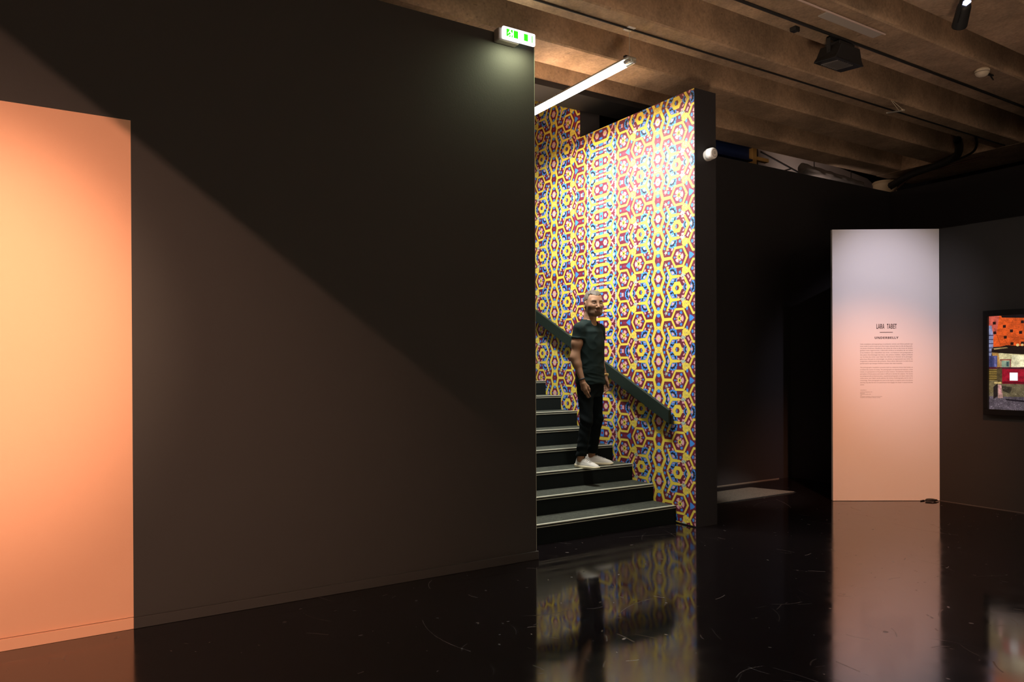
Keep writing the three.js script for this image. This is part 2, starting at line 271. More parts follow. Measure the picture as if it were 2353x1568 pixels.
{ // patterned stair wall: the near, lower part with a black end and the taller part beyond it
  const w = struct('wall_stair');
  const paperGeo = (g) => { const p = g.attributes.position, uv = g.attributes.uv; for (let i = 0; i < p.count; i++) { uv.setXY(i, (-p.getZ(i) - 5.52 + 0.9) / 1.8, (p.getY(i) - 3.195 + 0.3) / 0.6); } return g; };
  part('low_wall', box(XP + 0.003, 0, -6.80, XP2, HP, ZP), M.blackWall, w);
  part('tall_wall', box(XP + 0.003, 0, -8.8, XP2, SLAB, -6.80), M.blackWall, w);
  const a = part('wallpaper', paperGeo(box(XP, 0.012, -6.80, XP + 0.003, HP - 0.002, ZP - 0.006)), M.paper, w);
  a.userData.label = 'yellow, blue and maroon kaleidoscope wallpaper';
  const b = part('wallpaper', paperGeo(box(XP, 0.012, -8.8, XP + 0.003, SLAB - 0.02, -6.80)), M.paper, w);
  b.userData.label = 'same wallpaper on the taller wall above the upper steps';
  struct('wall_stair_left').add(part('partition', box(XE - 0.13, 0, -8.8, XE - 0.01, HL, ZL - 0.12), M.blackWall, new THREE.Group()));
  struct('wall_stair_end').add(part('partition', box(XE - 0.13, 0, -8.92, XP2, SLAB, -8.8), M.blackWall, new THREE.Group()));
}
{ // back of the hall and the box room with the text panel and the screen
  part('partition', box(XP2, 0, ZB - 0.12, 11.1, HB, ZB), M.blackWall, struct('wall_back'));
  part('skirting_strip', box(XP2, 0, ZB, 8.33, 0.010, ZB + 0.010), std(C(0.20, 0.18, 0.15), 0.6), struct('baseboard_back'));
  part('skirting_strip', box(8.489, 0, -4.50, 8.493, 0.006, -3.2), std(C(0.09, 0.08, 0.07), 0.6), struct('baseboard_right'));
  const r = struct('wall_right');
  part('partition', box(10.97, 0, ZB, 11.1, HB, 5), M.blackWall, r);
  const s = struct('wall_screen_side');
  part('partition', box(8.493, 0, -4.51, 8.62, 3.06, 5), M.greyWall, s);
  part('partition', box(8.60, 0, ZB, 8.72, 3.06, -4.60), M.blackWall, s);
  part('partition', box(-6.12, 0, -5, -6, SLAB, 5), M.darkWall, struct('wall_far_left'));
  part('partition', box(-6.12, 0, 5, 11.1, SLAB, 5.12), M.white, struct('wall_rear'));
  part('partition', box(-6, 0, -9.3, 13, SLAB, -9.2), M.blackWall, struct('wall_service'));
  part('partition', box(12.9, 0, -9.3, 13, SLAB, 5), M.blackWall, struct('wall_service_right'));
}
{ // ceiling of precast ribs
  const c = struct('ceiling');
  part('ceiling_slab', box(-6.2, SLAB, -9.4, 13.2, SLAB + 0.2, 5.2), M.concrete, c);
  const ribs = [[-2.06, -2.52], [-2.84, -3.34], [-3.62, -4.174], [-4.648, -4.977], [-5.407, -5.828], [-6.272, -6.663], [-1.2, -1.68], [-0.36, -0.84], [0.48, 0.0], [1.32, 0.84], [2.16, 1.68], [3.0, 2.52], [3.84, 3.36], [4.68, 4.2]];
  for (const [zs, ze] of ribs) {
    const long = zs > -7 ? 16.9 : 13.6;
    const g = extrude([[zs + 0.05, SLAB], [zs, SOFFIT + 0.012], [zs - 0.012, SOFFIT], [ze + 0.012, SOFFIT], [ze, SOFFIT + 0.012], [ze - 0.05, SLAB]], long);
    g.rotateY(Math.PI / 2);                                   // shape x -> -z, extrusion -> +x
    g.scale(1, 1, -1); g.translate(-6.1, 0, 0);
    const idx = g.attributes.position; // flip winding after mirroring
    const q = g.index ? g.toNonIndexed() : g, p = q.attributes.position.array;
    for (let i = 0; i < p.length; i += 9) for (let k = 0; k < 3; k++) { const t = p[i + 3 + k]; p[i + 3 + k] = p[i + 6 + k]; p[i + 6 + k] = t; }
    q.computeVertexNormals(); part('ceiling_beam', metre(q), M.concrete, c);
  }
  part('edge_beam', box(10.78, SOFFIT - 0.004, -6.66, 11.75, SLAB, 5), M.concrete, c);
  const k = part('beam_cladding', box(XE - 0.05, SOFFIT - 0.012, -6.668, 6.62, SOFFIT + 0.05, -6.262), M.black, c);
  k.userData.label = 'black cladding under one beam above the stairs';
}
{ // stairs
  const s = struct('staircase');
  const R = 0.1693, G = 0.318, Z0 = -5.285, X0 = XE - 0.01, X1 = XP - 0.001, bodyG = {};
  for (let n = 1; n <= 10; n++) {
    const zf = Z0 - G * (n - 1), top = R * n, last = n === 10, depth = last ? 0.6 : G + 0.02;
    const st = part('step', box(X0, 0, zf - depth, X1, top - 0.006, zf), M.riser, s);
    part('tread', box(X0, top - 0.008, zf - (last ? 0.6 : G), X1, top, zf - 0.026), M.carpet, st);
    part('nosing', [box(X0, top - 0.006, zf - 0.028, X1 - 0.003, top + 0.003, zf + 0.004, 0.0015), box(X0, top - 0.024, zf + 0.0005, X1 - 0.003, top - 0.017, zf + 0.005)], M.nosing, st);
  }
}
{ // handrail: a flat dark board on brackets
  const t = thing('handrail', 'flat dark green board handrail sloping along the patterned stair wall', 'handrail', [XP, 0, -5.316]);
  const sl = (2.168 - 1.037) / (7.649 - 5.316), L = 3.3, x = -0.050;
  const g = extrude([[0, 1.040 - 0.066], [0, 1.040 + 0.062], [L, 1.040 + 0.062 + L * sl], [L, 1.040 - 0.066 + L * sl]], 0.028, 0.003);
  g.rotateY(Math.PI / 2); g.translate(x - 0.014, 0, 0);
  part('board', g, M.rail, t);
  for (const d of [0.06, 1.3, 2.6]) part('bracket', [box(x + 0.012, 1.02 + d * sl - 0.03, -d - 0.03, -0.006, 1.02 + d * sl + 0.01, -d + 0.012), box(-0.012, 1.0 + d * sl - 0.04, -d - 0.04, -0.001, 1.0 + d * sl + 0.05, -d + 0.03)], M.black, t);
  part('end_cap', box(x + 0.017, 1.040 - 0.075, -0.05, x + 0.040, 1.040 + 0.01, 0.012, 0.003), M.black, t);
}
// ------------------------------------------------------------------ lamps and fittings
{ // stair luminaire
  const { x, y, z0, z1 } = LAMP, t = thing('pendant_lamp', 'bright linear lamp of two white tubes hanging above the stairs', 'lamp', [x, y, (z0 + z1) / 2]);
  const h = Math.abs(z1 - z0) / 2;
  part('channel', [box(-0.048, 0.006, -h, 0.048, 0.022, h, 0.003), box(-0.004, -0.012, -h, 0.004, 0.01, h)], M.alu, t);
  for (const s of [-1, 1]) {
    part('tube', cyl([s * 0.03, -0.012, -h + 0.07], [s * 0.03, -0.012, h - (s > 0 ? 0.10 : 0.06)], 0.0145), M.glow, t);
    part('end_cap', cyl([s * 0.03, -0.012, h - (s > 0 ? 0.10 : 0.06)], [s * 0.03, -0.012, h], 0.0155), M.alu, t);
    part('end_cap', cyl([s * 0.03, -0.012, -h], [s * 0.03, -0.012, -h + 0.07], 0.0155), M.alu, t);
  }
  part('hanger', box(-0.055, 0.02, h - 0.05, 0.055, 0.034, h - 0.02), M.blackMetal, t); part('hanger', box(-0.055, 0.02, -h + 0.1, 0.055, 0.034, -h + 0.13), M.blackMetal, t);
  part('suspension_wire', cyl([0, 0.03, h - 0.035], [0, SOFFIT - y - 0.006, h - 0.035], 0.0022, 0.0022, 8), M.alu, t);
  part('suspension_wire', cyl([0, 0.03, -h + 0.115], [0, SOFFIT - y, -h + 0.115], 0.0022, 0.0022, 8), M.alu, t);
  part('ceiling_plate', box(-0.04, SOFFIT - y - 0.008, h - 0.075, 0.04, SOFFIT - y, h + 0.005, 0.002), M.white, t);
}
{ // emergency exit sign
  const t = thing('exit_sign', 'glowing green and white emergency exit sign on top of the dark wall', 'sign', [3.09, 4.088, ZL]);
  part('housing', box(-0.172, -0.052, 0.0, 0.02, 0.045, 0.075, 0.012), std(C(0.35, 0.31, 0.28), 0.6), t);
  const face = canvasTex(512, 160, (x, w, h) => {
    x.fillStyle = '#ffffff'; x.fillRect(0, 0, w, h);
    x.fillStyle = '#2fe018'; x.fillRect(52, 34, 178, 92); x.fillRect(322, 38, 62, 88); x.fillRect(446, 40, 12, 88);
    x.fillStyle = '#ffffff'; x.beginPath(); x.arc(108, 48, 13, 0, 7); x.fill();
    x.strokeStyle = '#ffffff'; x.lineCap = 'round'; x.lineWidth = 17; x.beginPath(); x.moveTo(112, 66); x.lineTo(132, 92); x.lineTo(118, 126); x.stroke();
    x.lineWidth = 10; x.beginPath(); x.moveTo(74, 88); x.lineTo(94, 64); x.lineTo(126, 68); x.lineTo(146, 86); x.stroke();
    x.lineWidth = 12; x.beginPath(); x.moveTo(118, 96); x.lineTo(92, 108); x.lineTo(78, 122); x.stroke();
    x.fillRect(146, 34, 16, 92);
  });
  const g = new RoundedBoxGeometry(0.30, 0.098, 0.03, 4, 0.014), p = g.attributes.position, uv = g.attributes.uv;
  for (let i = 0; i < p.count; i++) uv.setXY(i, p.getX(i) / 0.30 + 0.5, p.getY(i) / 0.098 + 0.5);
  g.translate(0.0, 0, 0.092);
  part('lit_face', g, new THREE.MeshStandardMaterial({ map: face, emissive: 0xffffff, emissiveMap: face, emissiveIntensity: 1.6, roughness: 0.4 }), t);
  const l = new THREE.RectAreaLight(C(0.92, 1.0, 0.62), 110, 0.26, 0.05); l.name = 'exit_sign_light'; l.position.set(3.09, 4.03, ZL + 0.14); l.rotation.set(-Math.PI / 2 + 0.15, 0, 0); scene.add(l);
  const l2 = new THREE.RectAreaLight(C(0.9, 1.0, 0.7), 8, 0.26, 0.08); l2.name = 'exit_sign_light'; area('exit_sign_light', [3.09, 4.142, ZL + 0.092], [3.09, 9, ZL + 0.4], C(1.0, 0.93, 0.66), 40, 0.26, 0.03); l2.position.set(3.09, 4.088, ZL + 0.112); l2.rotation.set(0, Math.PI, 0); scene.add(l2);
}
{ // fire alarm sounder on the black end of the patterned wall
  const t = thing('alarm_sounder', 'round white alarm sounder with red dot high on the black wall end', 'alarm', [5.355, 3.548, ZP]);
  part('base', cyl([0, 0, 0], [0, 0, 0.028], 0.052, 0.054, 32), M.white, t);
  part('body', new THREE.LatheGeometry([[0, 0.075], [0.03, 0.075], [0.046, 0.07], [0.053, 0.058], [0.055, 0.03], [0.055, 0.0], [0, 0]].reverse().map((p) => new THREE.Vector2(...p)), 36).rotateX(Math.PI / 2).translate(-0.004, 0.004, 0.026), M.white, t);
  const gr = []; gr.push(new THREE.TorusGeometry(0.036, 0.002, 6, 32).translate(-0.004, 0.004, 0.100)); for (let i = -1; i <= 1; i++) gr.push(box(-0.016, 0.002 + i * 0.009, 0.099, 0.008, 0.005 + i * 0.009, 0.103));
  part('grille', gr, std(C(0.25, 0.24, 0.24), 0.6), t);
  const red = part('indicator', new THREE.SphereGeometry(0.008, 12, 8).translate(-0.036, -0.030, 0.07), std(C(0.5, 0.03, 0.03), 0.4), t); red.userData.label = 'red indicator';
}
{ // floodlight hung under a beam
  const t = thing('floodlight', 'black finned floodlight in a yoke hanging below the ceiling beams', 'floodlight', [5.97, 4.30, -4.03]);
  const body = new THREE.Group();
  const tilt = (g) => g.rotateX(0.10).rotateZ(0.0);
  part('body', [tilt(extrude([[-0.17, -0.05], [-0.20, -0.085], [0.20, -0.085], [0.17, -0.05], [0.13, 0.04], [-0.13, 0.04]], 0.20, 0.006).translate(0, 0, -0.10)), tilt(box(-0.11, 0.03, -0.08, 0.11, 0.085, 0.07, 0.01))], M.black, t);
  const gb = part('lens_frame', tilt(box(-0.195, -0.094, -0.115, 0.195, -0.084, 0.115, 0.004)), M.blackMetal, t);
  for (let i = 0; i < 9; i++) part('louvre', tilt(box(-0.13 + i * 0.026, -0.104, -0.085, -0.124 + i * 0.026, -0.09, 0.085)), std(C(0.16, 0.15, 0.15), 0.4, { metalness: 0.5 }), t);
  part('yoke', [box(-0.165, -0.02, -0.015, -0.155, 0.118, 0.02, 0.002), box(0.155, -0.02, -0.015, 0.165, 0.118, 0.02, 0.002), box(-0.165, 0.106, -0.015, 0.165, 0.118, 0.02, 0.002), cyl([-0.17, 0, 0], [0.17, 0, 0], 0.008)], M.black, t);
  part('ceiling_bracket', box(-0.05, 0.112, -0.03, 0.09, SOFFIT - 4.30, 0.03, 0.004), M.black, t);
  part('power_lead', tube([[0.02, 0.07, -0.05], [0.06, 0.09, -0.03], [0.11, 0.10, 0.0], [0.10, 0.127, 0.0]], 0.006), M.black, t);
}
// exhibition spotlights
function spotlight(label, at, to, group, lensGlow, rear) {
  const t = thing('spotlight', label, 'spotlight', at, group);
  const d = new THREE.Vector3(...to).sub(new THREE.Vector3(...at)).normalize(), q = new THREE.Quaternion().setFromUnitVectors(new THREE.Vector3(0, -1, 0), d);
  const put = (g) => g.applyQuaternion(q);
  part('can', put(new THREE.LatheGeometry([[0.028, 0.20], [0.045, 0.19], [0.05, 0.17], [0.055, 0.02], [0.052, 0.012], [0.046, 0.02], [0.042, 0.10], [0.0, 0.10]].map((p) => new THREE.Vector2(...p)), 28)), M.black, t);
  part('lens', put(cyl([0, 0.045, 0], [0, 0.05, 0], 0.042)), std(C(0.6, 0.6, 0.6), 0.2, { emissive: C(...lensGlow), emissiveIntensity: 2 }), t);
  part('stirrup', [put(box(-0.066, 0.08, -0.012, -0.058, 0.25, 0.012)), put(box(0.058, 0.08, -0.012, 0.066, 0.25, 0.012)), put(box(-0.066, 0.245, -0.012, 0.066, 0.253, 0.012))], M.black, t);
  const top = new THREE.Vector3(0, 0.253, 0).applyQuaternion(q);
  part('stem', cyl(top.toArray(), [top.x, SOFFIT - at[1] + 0.0, top.z], 0.011), M.black, t);
  if (rear) part('driver_light', put(box(-0.03, 0.20, -0.03, 0.03, 0.215, 0.03, 0.004)), std(C(0.8, 0.8, 0.9), 0.4, { emissive: C(0.55, 0.62, 1.0), emissiveIntensity: 3.5 }), t);
}
spotlight('black track spotlight with a bluish lit rear at the top right corner', [6.06, 4.175, -3.06], PANEL_SPOT_COOL.to, undefined, [0.86, 0.8, 1], true);
spotlight('black track spotlight lighting the lower text panel from outside the view', [5.55, 4.22, -2.55], PANEL_SPOT_WARM.to, undefined, [1, 0.6, 0.35]);
spotlight('black spotlight lighting the orange wall rectangle from outside the view', [-0.9, 4.17, -1.55], ORANGE_SPOT.to, undefined, [1, 0.7, 0.4]);
spotlight('black spotlight with a barn door washing the dark left wall', [-3.5, 4.12, 1.24], FILL_SPOT.to, undefined, [1, 0.7, 0.4]);
spotlight('added black spotlight outside the view to brighten the doormat', [3.5, 4.20, -2.5], ADDED_MAT_SPOT.to, undefined, [1, 0.9, 0.8]);
{ // its barn door: the straight upper edge of the wash on the left wall
  const S = new THREE.Vector3(...FILL_SPOT.at), A = new THREE.Vector3(-2.6, 5.18, ZL), B = new THREE.Vector3(4.4, -0.05, ZL), k = 0.11;
  const a = S.clone().lerp(A, k), b = S.clone().lerp(B, k), e = b.clone().sub(a).normalize(), f = A.clone().add(B).multiplyScalar(0.5).sub(S).normalize();
  const up = new THREE.Vector3().crossVectors(e, f).normalize(); if (up.y < 0) up.negate();
  const m = new THREE.Matrix4().makeBasis(e, up, new THREE.Vector3().crossVectors(e, up)), len = a.distanceTo(b);
  const g = box(0, 0, -0.002, len, 0.55, 0.002); g.applyMatrix4(m); g.translate(a.x, a.y, a.z);
  tag(part('barn_door', g, M.black, scene), 'black flap clipped in front of the left wall spotlight', 'barn door');
}
{ // small ceiling fittings
  const t = thing('smoke_detector', 'round cream smoke detector under the beams at the right edge', 'detector', [7.76, SOFFIT, -3.70]);
  const prof = [[0, -0.075], [0.03, -0.073], [0.05, -0.06], [0.062, -0.04], [0.066, -0.022], [0.066, -0.012], [0.056, 0]];
  part('body', new THREE.LatheGeometry(prof.map((p) => new THREE.Vector2(...p)), 32), M.cream, t);
  part('vent_ring', new THREE.TorusGeometry(0.062, 0.004, 6, 32).rotateX(Math.PI / 2).translate(0, -0.034, 0), std(C(0.3, 0.25, 0.2), 0.6), t);
  part('side_arm', [box(0.06, -0.03, -0.012, 0.20, -0.018, 0.012), cyl([0.12, -0.05, 0.02], [0.30, -0.03, -0.04], 0.006)], M.blackMetal, t);
  const u = thing('hanging_sensor', 'tiny sensor rod hung on two wires below the dim right beams', 'sensor', [7.80, 4.27, -4.55]);
  part('rod', cyl([-0.16, -0.03, -0.05], [0.06, 0.02, 0.0], 0.008), M.alu, u);
  part('bracket', box(0.04, 0.012, -0.012, 0.075, 0.03, 0.012), M.cream, u);
  part('wire', cyl([0.05, 0.03, 0], [0.05, SOFFIT - 4.27 + 0.0, -0.11], 0.003, 0.003, 6), M.cream, u);
  part('wire', cyl([0.0, 0.012, -0.01], [0.02, SOFFIT - 4.27, -0.11], 0.003, 0.003, 6), M.cream, u);
  const b = thing('junction_box', 'small black junction box fixed to the beam soffit near the top edge', 'junction box', [5.42, SOFFIT, -4.08]);
  part('case', box(-0.03, -0.035, -0.03, 0.03, 0, 0.03, 0.004), M.black, b);
  part('gland', cyl([0.03, -0.018, 0], [0.055, -0.018, 0], 0.010), M.black, b);
  const p = thing('conduit_batten', 'thin pale conduit and cover strip running along a beam soffit', 'conduit', [5.75, SOFFIT, -3.74]);
  part('tube', cyl([-1.6, -0.02, 0.012], [0.42, -0.02, 0.012], 0.008), std(C(0.55, 0.42, 0.38), 0.5), p);
  part('cover_strip', box(-0.35, -0.012, -0.10, 0.42, 0, -0.004, 0.002), std(C(0.42, 0.38, 0.34), 0.6), p);
}
tag(part('ceiling_cable', tube([[-2, SOFFIT - 0.008, -4.826], [1, SOFFIT - 0.009, -4.824], [4.2, SOFFIT - 0.010, -4.827], [7, SOFFIT - 0.009, -4.823], [10.7, SOFFIT - 0.008, -4.826]], 0.009, 80), M.black, scene), 'thin black cable along the beam soffit through the lamp ceiling plate', 'cable');
tag(part('ceiling_cable', tube([[0, SOFFIT - 0.012, -3.985], [4.2, SOFFIT - 0.013, -3.99], [7, SOFFIT - 0.012, -3.985], [10.7, SOFFIT - 0.012, -3.99]], 0.013, 80), M.black, scene), 'thick black cable along the beam soffit carrying the floodlight', 'cable');

{
  const t = thing('added_uplight', 'added black floor lamp beside the camera to brighten the concrete ribs', 'lamp', ADDED_UPLIGHT.at);
  const q = new THREE.Quaternion().setFromUnitVectors(new THREE.Vector3(0, 1, 0), new THREE.Vector3(...ADDED_UPLIGHT.to).sub(new THREE.Vector3(...ADDED_UPLIGHT.at)).normalize());
  part('can', new THREE.LatheGeometry([[0, -0.17], [0.06, -0.17], [0.075, -0.15], [0.08, -0.02], [0.072, -0.02], [0.06, -0.06], [0, -0.06]].map((p) => new THREE.Vector2(...p)), 28).applyQuaternion(q), M.black, t);
  part('lens', cyl([0, -0.058, 0], [0, -0.05, 0], 0.058).applyQuaternion(q), M.glow, t);
  part('stand', [cyl([-0.03, -0.30, 0.06], [-0.03, -0.285, 0.06], 0.11, 0.11, 28), cyl([-0.03, -0.29, 0.06], [-0.035, -0.13, 0.06], 0.012)], M.black, t);
}
for (const x of ADDED_WASHERS) {  // fixtures of the lamps added for general fill
  const t = thing('added_washer', 'added white wall washer lamp for room fill before the rear wall, ' + (x < 0 ? 'furthest from the stairs' : x < 2 ? 'middle one of three' : 'nearest the screen wall'), 'lamp', [x, 4.12, 3.5], 'added wall washers behind the camera');
  part('housing', box(-1.03, -0.02, -0.06, 1.03, 0.10, 0.02, 0.01), M.white, t);
  part('diffuser', box(-1.0, -0.025, 0.02, 1.0, 0.07, 0.03), M.glow, t);
  part('rod', cyl([-0.8, 0.1, -0.02], [-0.8, SOFFIT + 0.4 - 4.12, -0.02], 0.006), M.alu, t); part('rod', cyl([0.8, 0.1, -0.02], [0.8, SOFFIT + 0.4 - 4.12, -0.02], 0.006), M.alu, t);
}
// ------------------------------------------------------------------ text panel (free-standing, set diagonally)
{
  const A = new THREE.Vector3(7.487, 0, -5.153), B = new THREE.Vector3(8.488, 0, -4.505), W = A.distanceTo(B), H = 3.06;
  const turn = Math.atan2(-(B.z - A.z), B.x - A.x), t = thing('text_panel', 'tall white exhibition text panel standing diagonally in the dark corner', 'panel', A.toArray());
  t.rotation.y = turn;
  part('board', box(0, 0.004, -0.04, W, H, -0.0006), std(C(0.77, 0.75, 0.74), 0.75), t);
  const tex = canvasTex(820, 2048, (x, w, h) => {
    const s = w / W, Y = (m) => h - m * (h / H), X = (m) => m * s;
    x.fillStyle = 'rgb(226,223,221)'; x.fillRect(0, 0, w, h);
    x.fillStyle = '#1d1718'; x.textBaseline = 'alphabetic';
    const fit = (str, x0, x1, y, capH, font, weight) => { x.save(); x.font = `${weight} 100px ${font}`; const m = x.measureText(str), k = capH / (0.72 * 100); x.translate(X(x0), Y(y)); x.scale((X(x1) - X(x0)) / m.width, k * (h / H)); x.fillText(str, 0, 0); x.restore(); };
    const spaced = (str, x0, x1, y, capH, narrow, weight) => { const px = capH / 0.714 * s; x.save(); x.font = `${weight} ${px}px sans-serif`; const ws = [...str].map((c) => (c === ' ' ? px * 0.34 : x.measureText(c).width * narrow)), gap = (X(x1) - X(x0) - ws.reduce((a, b) => a + b, 0)) / (str.length - 1); let cx = X(x0); [...str].forEach((c, i) => { x.save(); x.translate(cx, Y(y)); x.scale(narrow, 1); x.fillText(c, 0, 0); x.restore(); cx += ws[i] + gap; }); x.restore(); };
    spaced('LARA TABET', 0.489, 0.717, 1.938, 0.054, 0.46, 'bold');
    x.fillRect(X(0.529), Y(1.901), X(0.145), 4);
    fit('UNDERBELLY', 0.469, 0.737, 1.824, 0.0245, 'sans-serif', 'bold');
    const FR = ['Cette installation photographique se présente comme une fiction policière qui', 'nous invite à suivre le parcours d’un corps retrouvé dans la ville de Beyrouth.', 'Les photos d’intérieurs désaffectés, des scènes de crime ou des traces de lumière', 'guident notre regard errant. L’obscurité renforce la sensation de ces ruines', 'et les fenêtres vues s’identifient aux récits. Les histoires sont juxtaposées à', 'des plans d’archéologie des lieux, des photos inédites, objets prélevés', 'sur les lieux du crime. Lara Tabet fait référence à l’histoire de la photogra-', 'phie et au rôle joué en criminologie. Les photos se superposent aux récits, les', 'suspectes y deviennent des preuves. Nous allons découvrir le récit d’une', 'performance qui évoque l’intime à travers des faits inventés.'];
    const EN = ['This photographic installation presents itself as a detective fiction that invites us', 'to follow the course of a body. The photographs are abandoned interiors, crime', 'scenes, or a perspective on the ghosts of urban violence. The darkness reinforces the', 'perception of these places and makes it difficult to identify the subjects. The stories', 'are juxtaposed with architectural plans, unpublished photographs and objects taken at the', 'crime scene. Lara Tabet’s works address the history of photography and its role in', 'criminology. These photographs are clues to the inquiry; to suspects and to the witness', 'and they may take the form of a performance that engages the viewer in several intimate', 'stories.'];
    const lines = (arr, y0, dy, x0, x1, px, lastW) => arr.forEach((str, i) => { x.save(); x.font = `${px}px sans-serif`; const m = x.measureText(str).width, full = X(x1) - X(x0), k = i < arr.length - 1 ? full / m : Math.min(full * lastW, m * 1.2) / m; x.translate(X(x0), Y(y0 - dy * i)); x.scale(k, 1); x.fillText(str, 0, 0); x.restore(); });
    x.fillStyle = '#332a29'; lines(FR, 1.760, 0.0242, 0.308, 0.896, 10, 0.82);
    x.fillStyle = '#5f4f4a'; lines(EN, 1.496, 0.0242, 0.308, 0.896, 10, 0.08);
    const note = (str, y, wide) => { x.save(); x.font = '8px sans-serif'; const m = x.measureText(str).width; x.translate(X(0.308), Y(y)); x.scale(X(wide) / m, 0.8); x.fillText(str, 0, 0); x.restore(); };
    note('UNDERBELLY', 1.243, 0.072); note('Installation photographique, 2018', 1.222, 0.135); x.fillStyle = '#1d1718'; note('Beyrouth', 1.2085, 0.05); x.fillStyle = '#4a3d3a'; note('Courtesy de l’artiste, 2018', 1.196, 0.12); note('2018', 1.184, 0.02); note('Photographic installation, courtesy of the artist, Beirut', 1.171, 0.245); note('Production of the exhibition, Marseille, courtesy', 1.159, 0.225);
  });
  const g = new THREE.PlaneGeometry(W, H - 0.004).translate(W / 2, H / 2 + 0.002, 0);
  part('printed_face', g, new THREE.MeshStandardMaterial({ map: tex, roughness: 0.75 }), t);
  const c = thing('floor_cable', 'small coil of black cable at the foot of the white text panel', 'cable', [A.x + (B.x - A.x) * 0.85 + 0.03, 0, A.z + (B.z - A.z) * 0.85 + 0.05]);
  c.rotation.y = turn;
  part('coil', tube([[-0.10, 0.006, 0.0], [-0.03, 0.008, -0.035], [0.06, 0.012, -0.03], [0.08, 0.016, 0.0], [0.02, 0.018, 0.03], [-0.05, 0.014, 0.02], [-0.02, 0.02, -0.02], [0.05, 0.02, -0.01], [0.09, 0.007, 0.02]], 0.006, 80), M.black, c);
}
{ // screen on the grey wall
  const t = thing('wall_screen', 'black framed lit screen showing an orange building at night', 'screen', [8.493, 1.552, -3.45]);
  const hw = 0.572, hh = 0.552, w2 = 0.528, h2 = 0.492;     // half sizes along z and y
  t.rotation.y = -Math.PI / 2;
  const frameMat = new THREE.MeshPhysicalMaterial({ color: C(0.004, 0.004, 0.004), roughness: 0.6, specularIntensity: 0.3 });
  part('frame', [box(-hw, -hh, 0, hw, -h2, 0.06, 0.004), box(-hw, h2, 0, hw, hh, 0.06, 0.004), box(-hw, -h2, 0, -w2, h2, 0.06, 0.004), box(w2, -h2, 0, hw, h2, 0.06, 0.004), box(-w2, -h2, 0, w2, h2, 0.02)], frameMat, t);
  const img = canvasTex(1024, 954, (x, w, h) => {
    const U = (a) => (a > 0.99 ? 1 : a * 0.8), R = (a, b, c, d, col) => { x.fillStyle = col; x.fillRect(U(a) * w, b * h, (U(c) - U(a)) * w, (d - b) * h); };
    const poly = (pts, col) => { x.fillStyle = col; x.beginPath(); pts.forEach(([a, b], i) => (i ? x.lineTo(U(a) * w, b * h) : x.moveTo(U(a) * w, b * h))); x.closePath(); x.fill(); };
    R(0, 0, 1, 1, '#191316');
    poly([[0, 0.0], [0.14, 0.0], [0.15, 0.02], [0.6, 0.045], [0.6, 0.33], [0, 0.33]], '#e65a22'); poly([[0, 0], [0.12, 0], [0.09, 0.18], [0, 0.3]], '#d8604e');
    poly([[0.5, 0.045], [1, 0.1], [1, 0.33], [0.5, 0.33]], '#b9431c');
    for (const [a, b] of [[0.045, 0.06], [0.16, 0.1], [0.24, 0.15], [0.17, 0.215], [0.245, 0.285], [0.05, 0.165], [0.36, 0.06], [0.34, 0.17], [0.36, 0.28], [0.46, 0.12], [0.46, 0.24], [0.58, 0.12], [0.7, 0.2], [0.8, 0.15]]) R(a, b, a + 0.034, b + 0.03, '#2a1512');
    for (let i = 0; i < 14; i++) R(0, 0.03 + i * 0.022, 1, 0.032 + i * 0.022, 'rgba(120,40,20,0.18)');
    poly([[0, 0.10], [0.03, 0.10], [0.05, 0.2], [0.05, 0.32], [0.025, 0.43], [0, 0.43]], '#8f93b8'); for (let i = 0; i < 5; i++) R(0, 0.2 + i * 0.045, 0.05, 0.21 + i * 0.045, '#3a3550');
    poly([[0.03, 0.35], [0.2, 0.315], [0.5, 0.335], [1, 0.37], [1, 0.44], [0.3, 0.41], [0.03, 0.385]], '#241713'); poly([[0.05, 0.345], [0.2, 0.335], [0.22, 0.345], [0.06, 0.36]], '#a58a5a');
    x.save(); x.fillStyle = '#ffd78a'; for (const [a, r] of [[0.325, 14], [0.375, 12]]) { x.beginPath(); x.arc(U(a) * w, 0.315 * h, r, 0, 7); x.fill(); } x.restore();
    poly([[0.03, 0.39], [0.3, 0.41], [1, 0.46], [1, 0.565], [0.1, 0.555]], '#e3d3a0'); poly([[0.26, 0.42], [1, 0.46], [1, 0.565], [0.26, 0.56]], '#fff3c6'); poly([[0.03, 0.39], [0.11, 0.395], [0.13, 0.55], [0.08, 0.55]], '#c08f4c');
    R(0, 0.425, 0.095, 0.545, '#4a4a78'); R(0.01, 0.425, 0.04, 0.545, '#3a3d66'); R(0.06, 0.43, 0.085, 0.545, '#6a6aa0');
    R(0.125, 0.465, 0.255, 0.475, '#8a2a2a'); R(0.125, 0.475, 0.145, 0.55, '#b89070'); R(0.145, 0.48, 0.235, 0.55, '#8ea088'); R(0.2, 0.49, 0.225, 0.54, '#40585a'); R(0.235, 0.475, 0.25, 0.55, '#a06a60');
    R(0, 0.548, 1, 0.568, '#52202a'); R(0, 0.568, 0.15, 0.73, '#8a7038'); for (let i = 0; i < 6; i++) R(0, 0.58 + i * 0.024, 0.15, 0.588 + i * 0.024, '#4a3a1c'); R(0.09, 0.56, 0.15, 0.7, '#5a4a30');
    R(0.15, 0.568, 1, 0.725, '#a5182c'); R(0.15, 0.70, 1, 0.725, '#701020'); R(0.235, 0.605, 0.325, 0.69, '#ffffff'); R(0.5, 0.6, 0.6, 0.69, '#5a1020');
    R(0, 0.725, 1, 0.88, '#6f6248'); R(0, 0.69, 0.1, 0.82, '#7a6a48'); poly([[0.14, 0.74], [0.26, 0.76], [0.24, 0.83], [0.16, 0.8]], '#3a3228'); R(0.06, 0.705, 0.14, 0.725, '#d8b878');
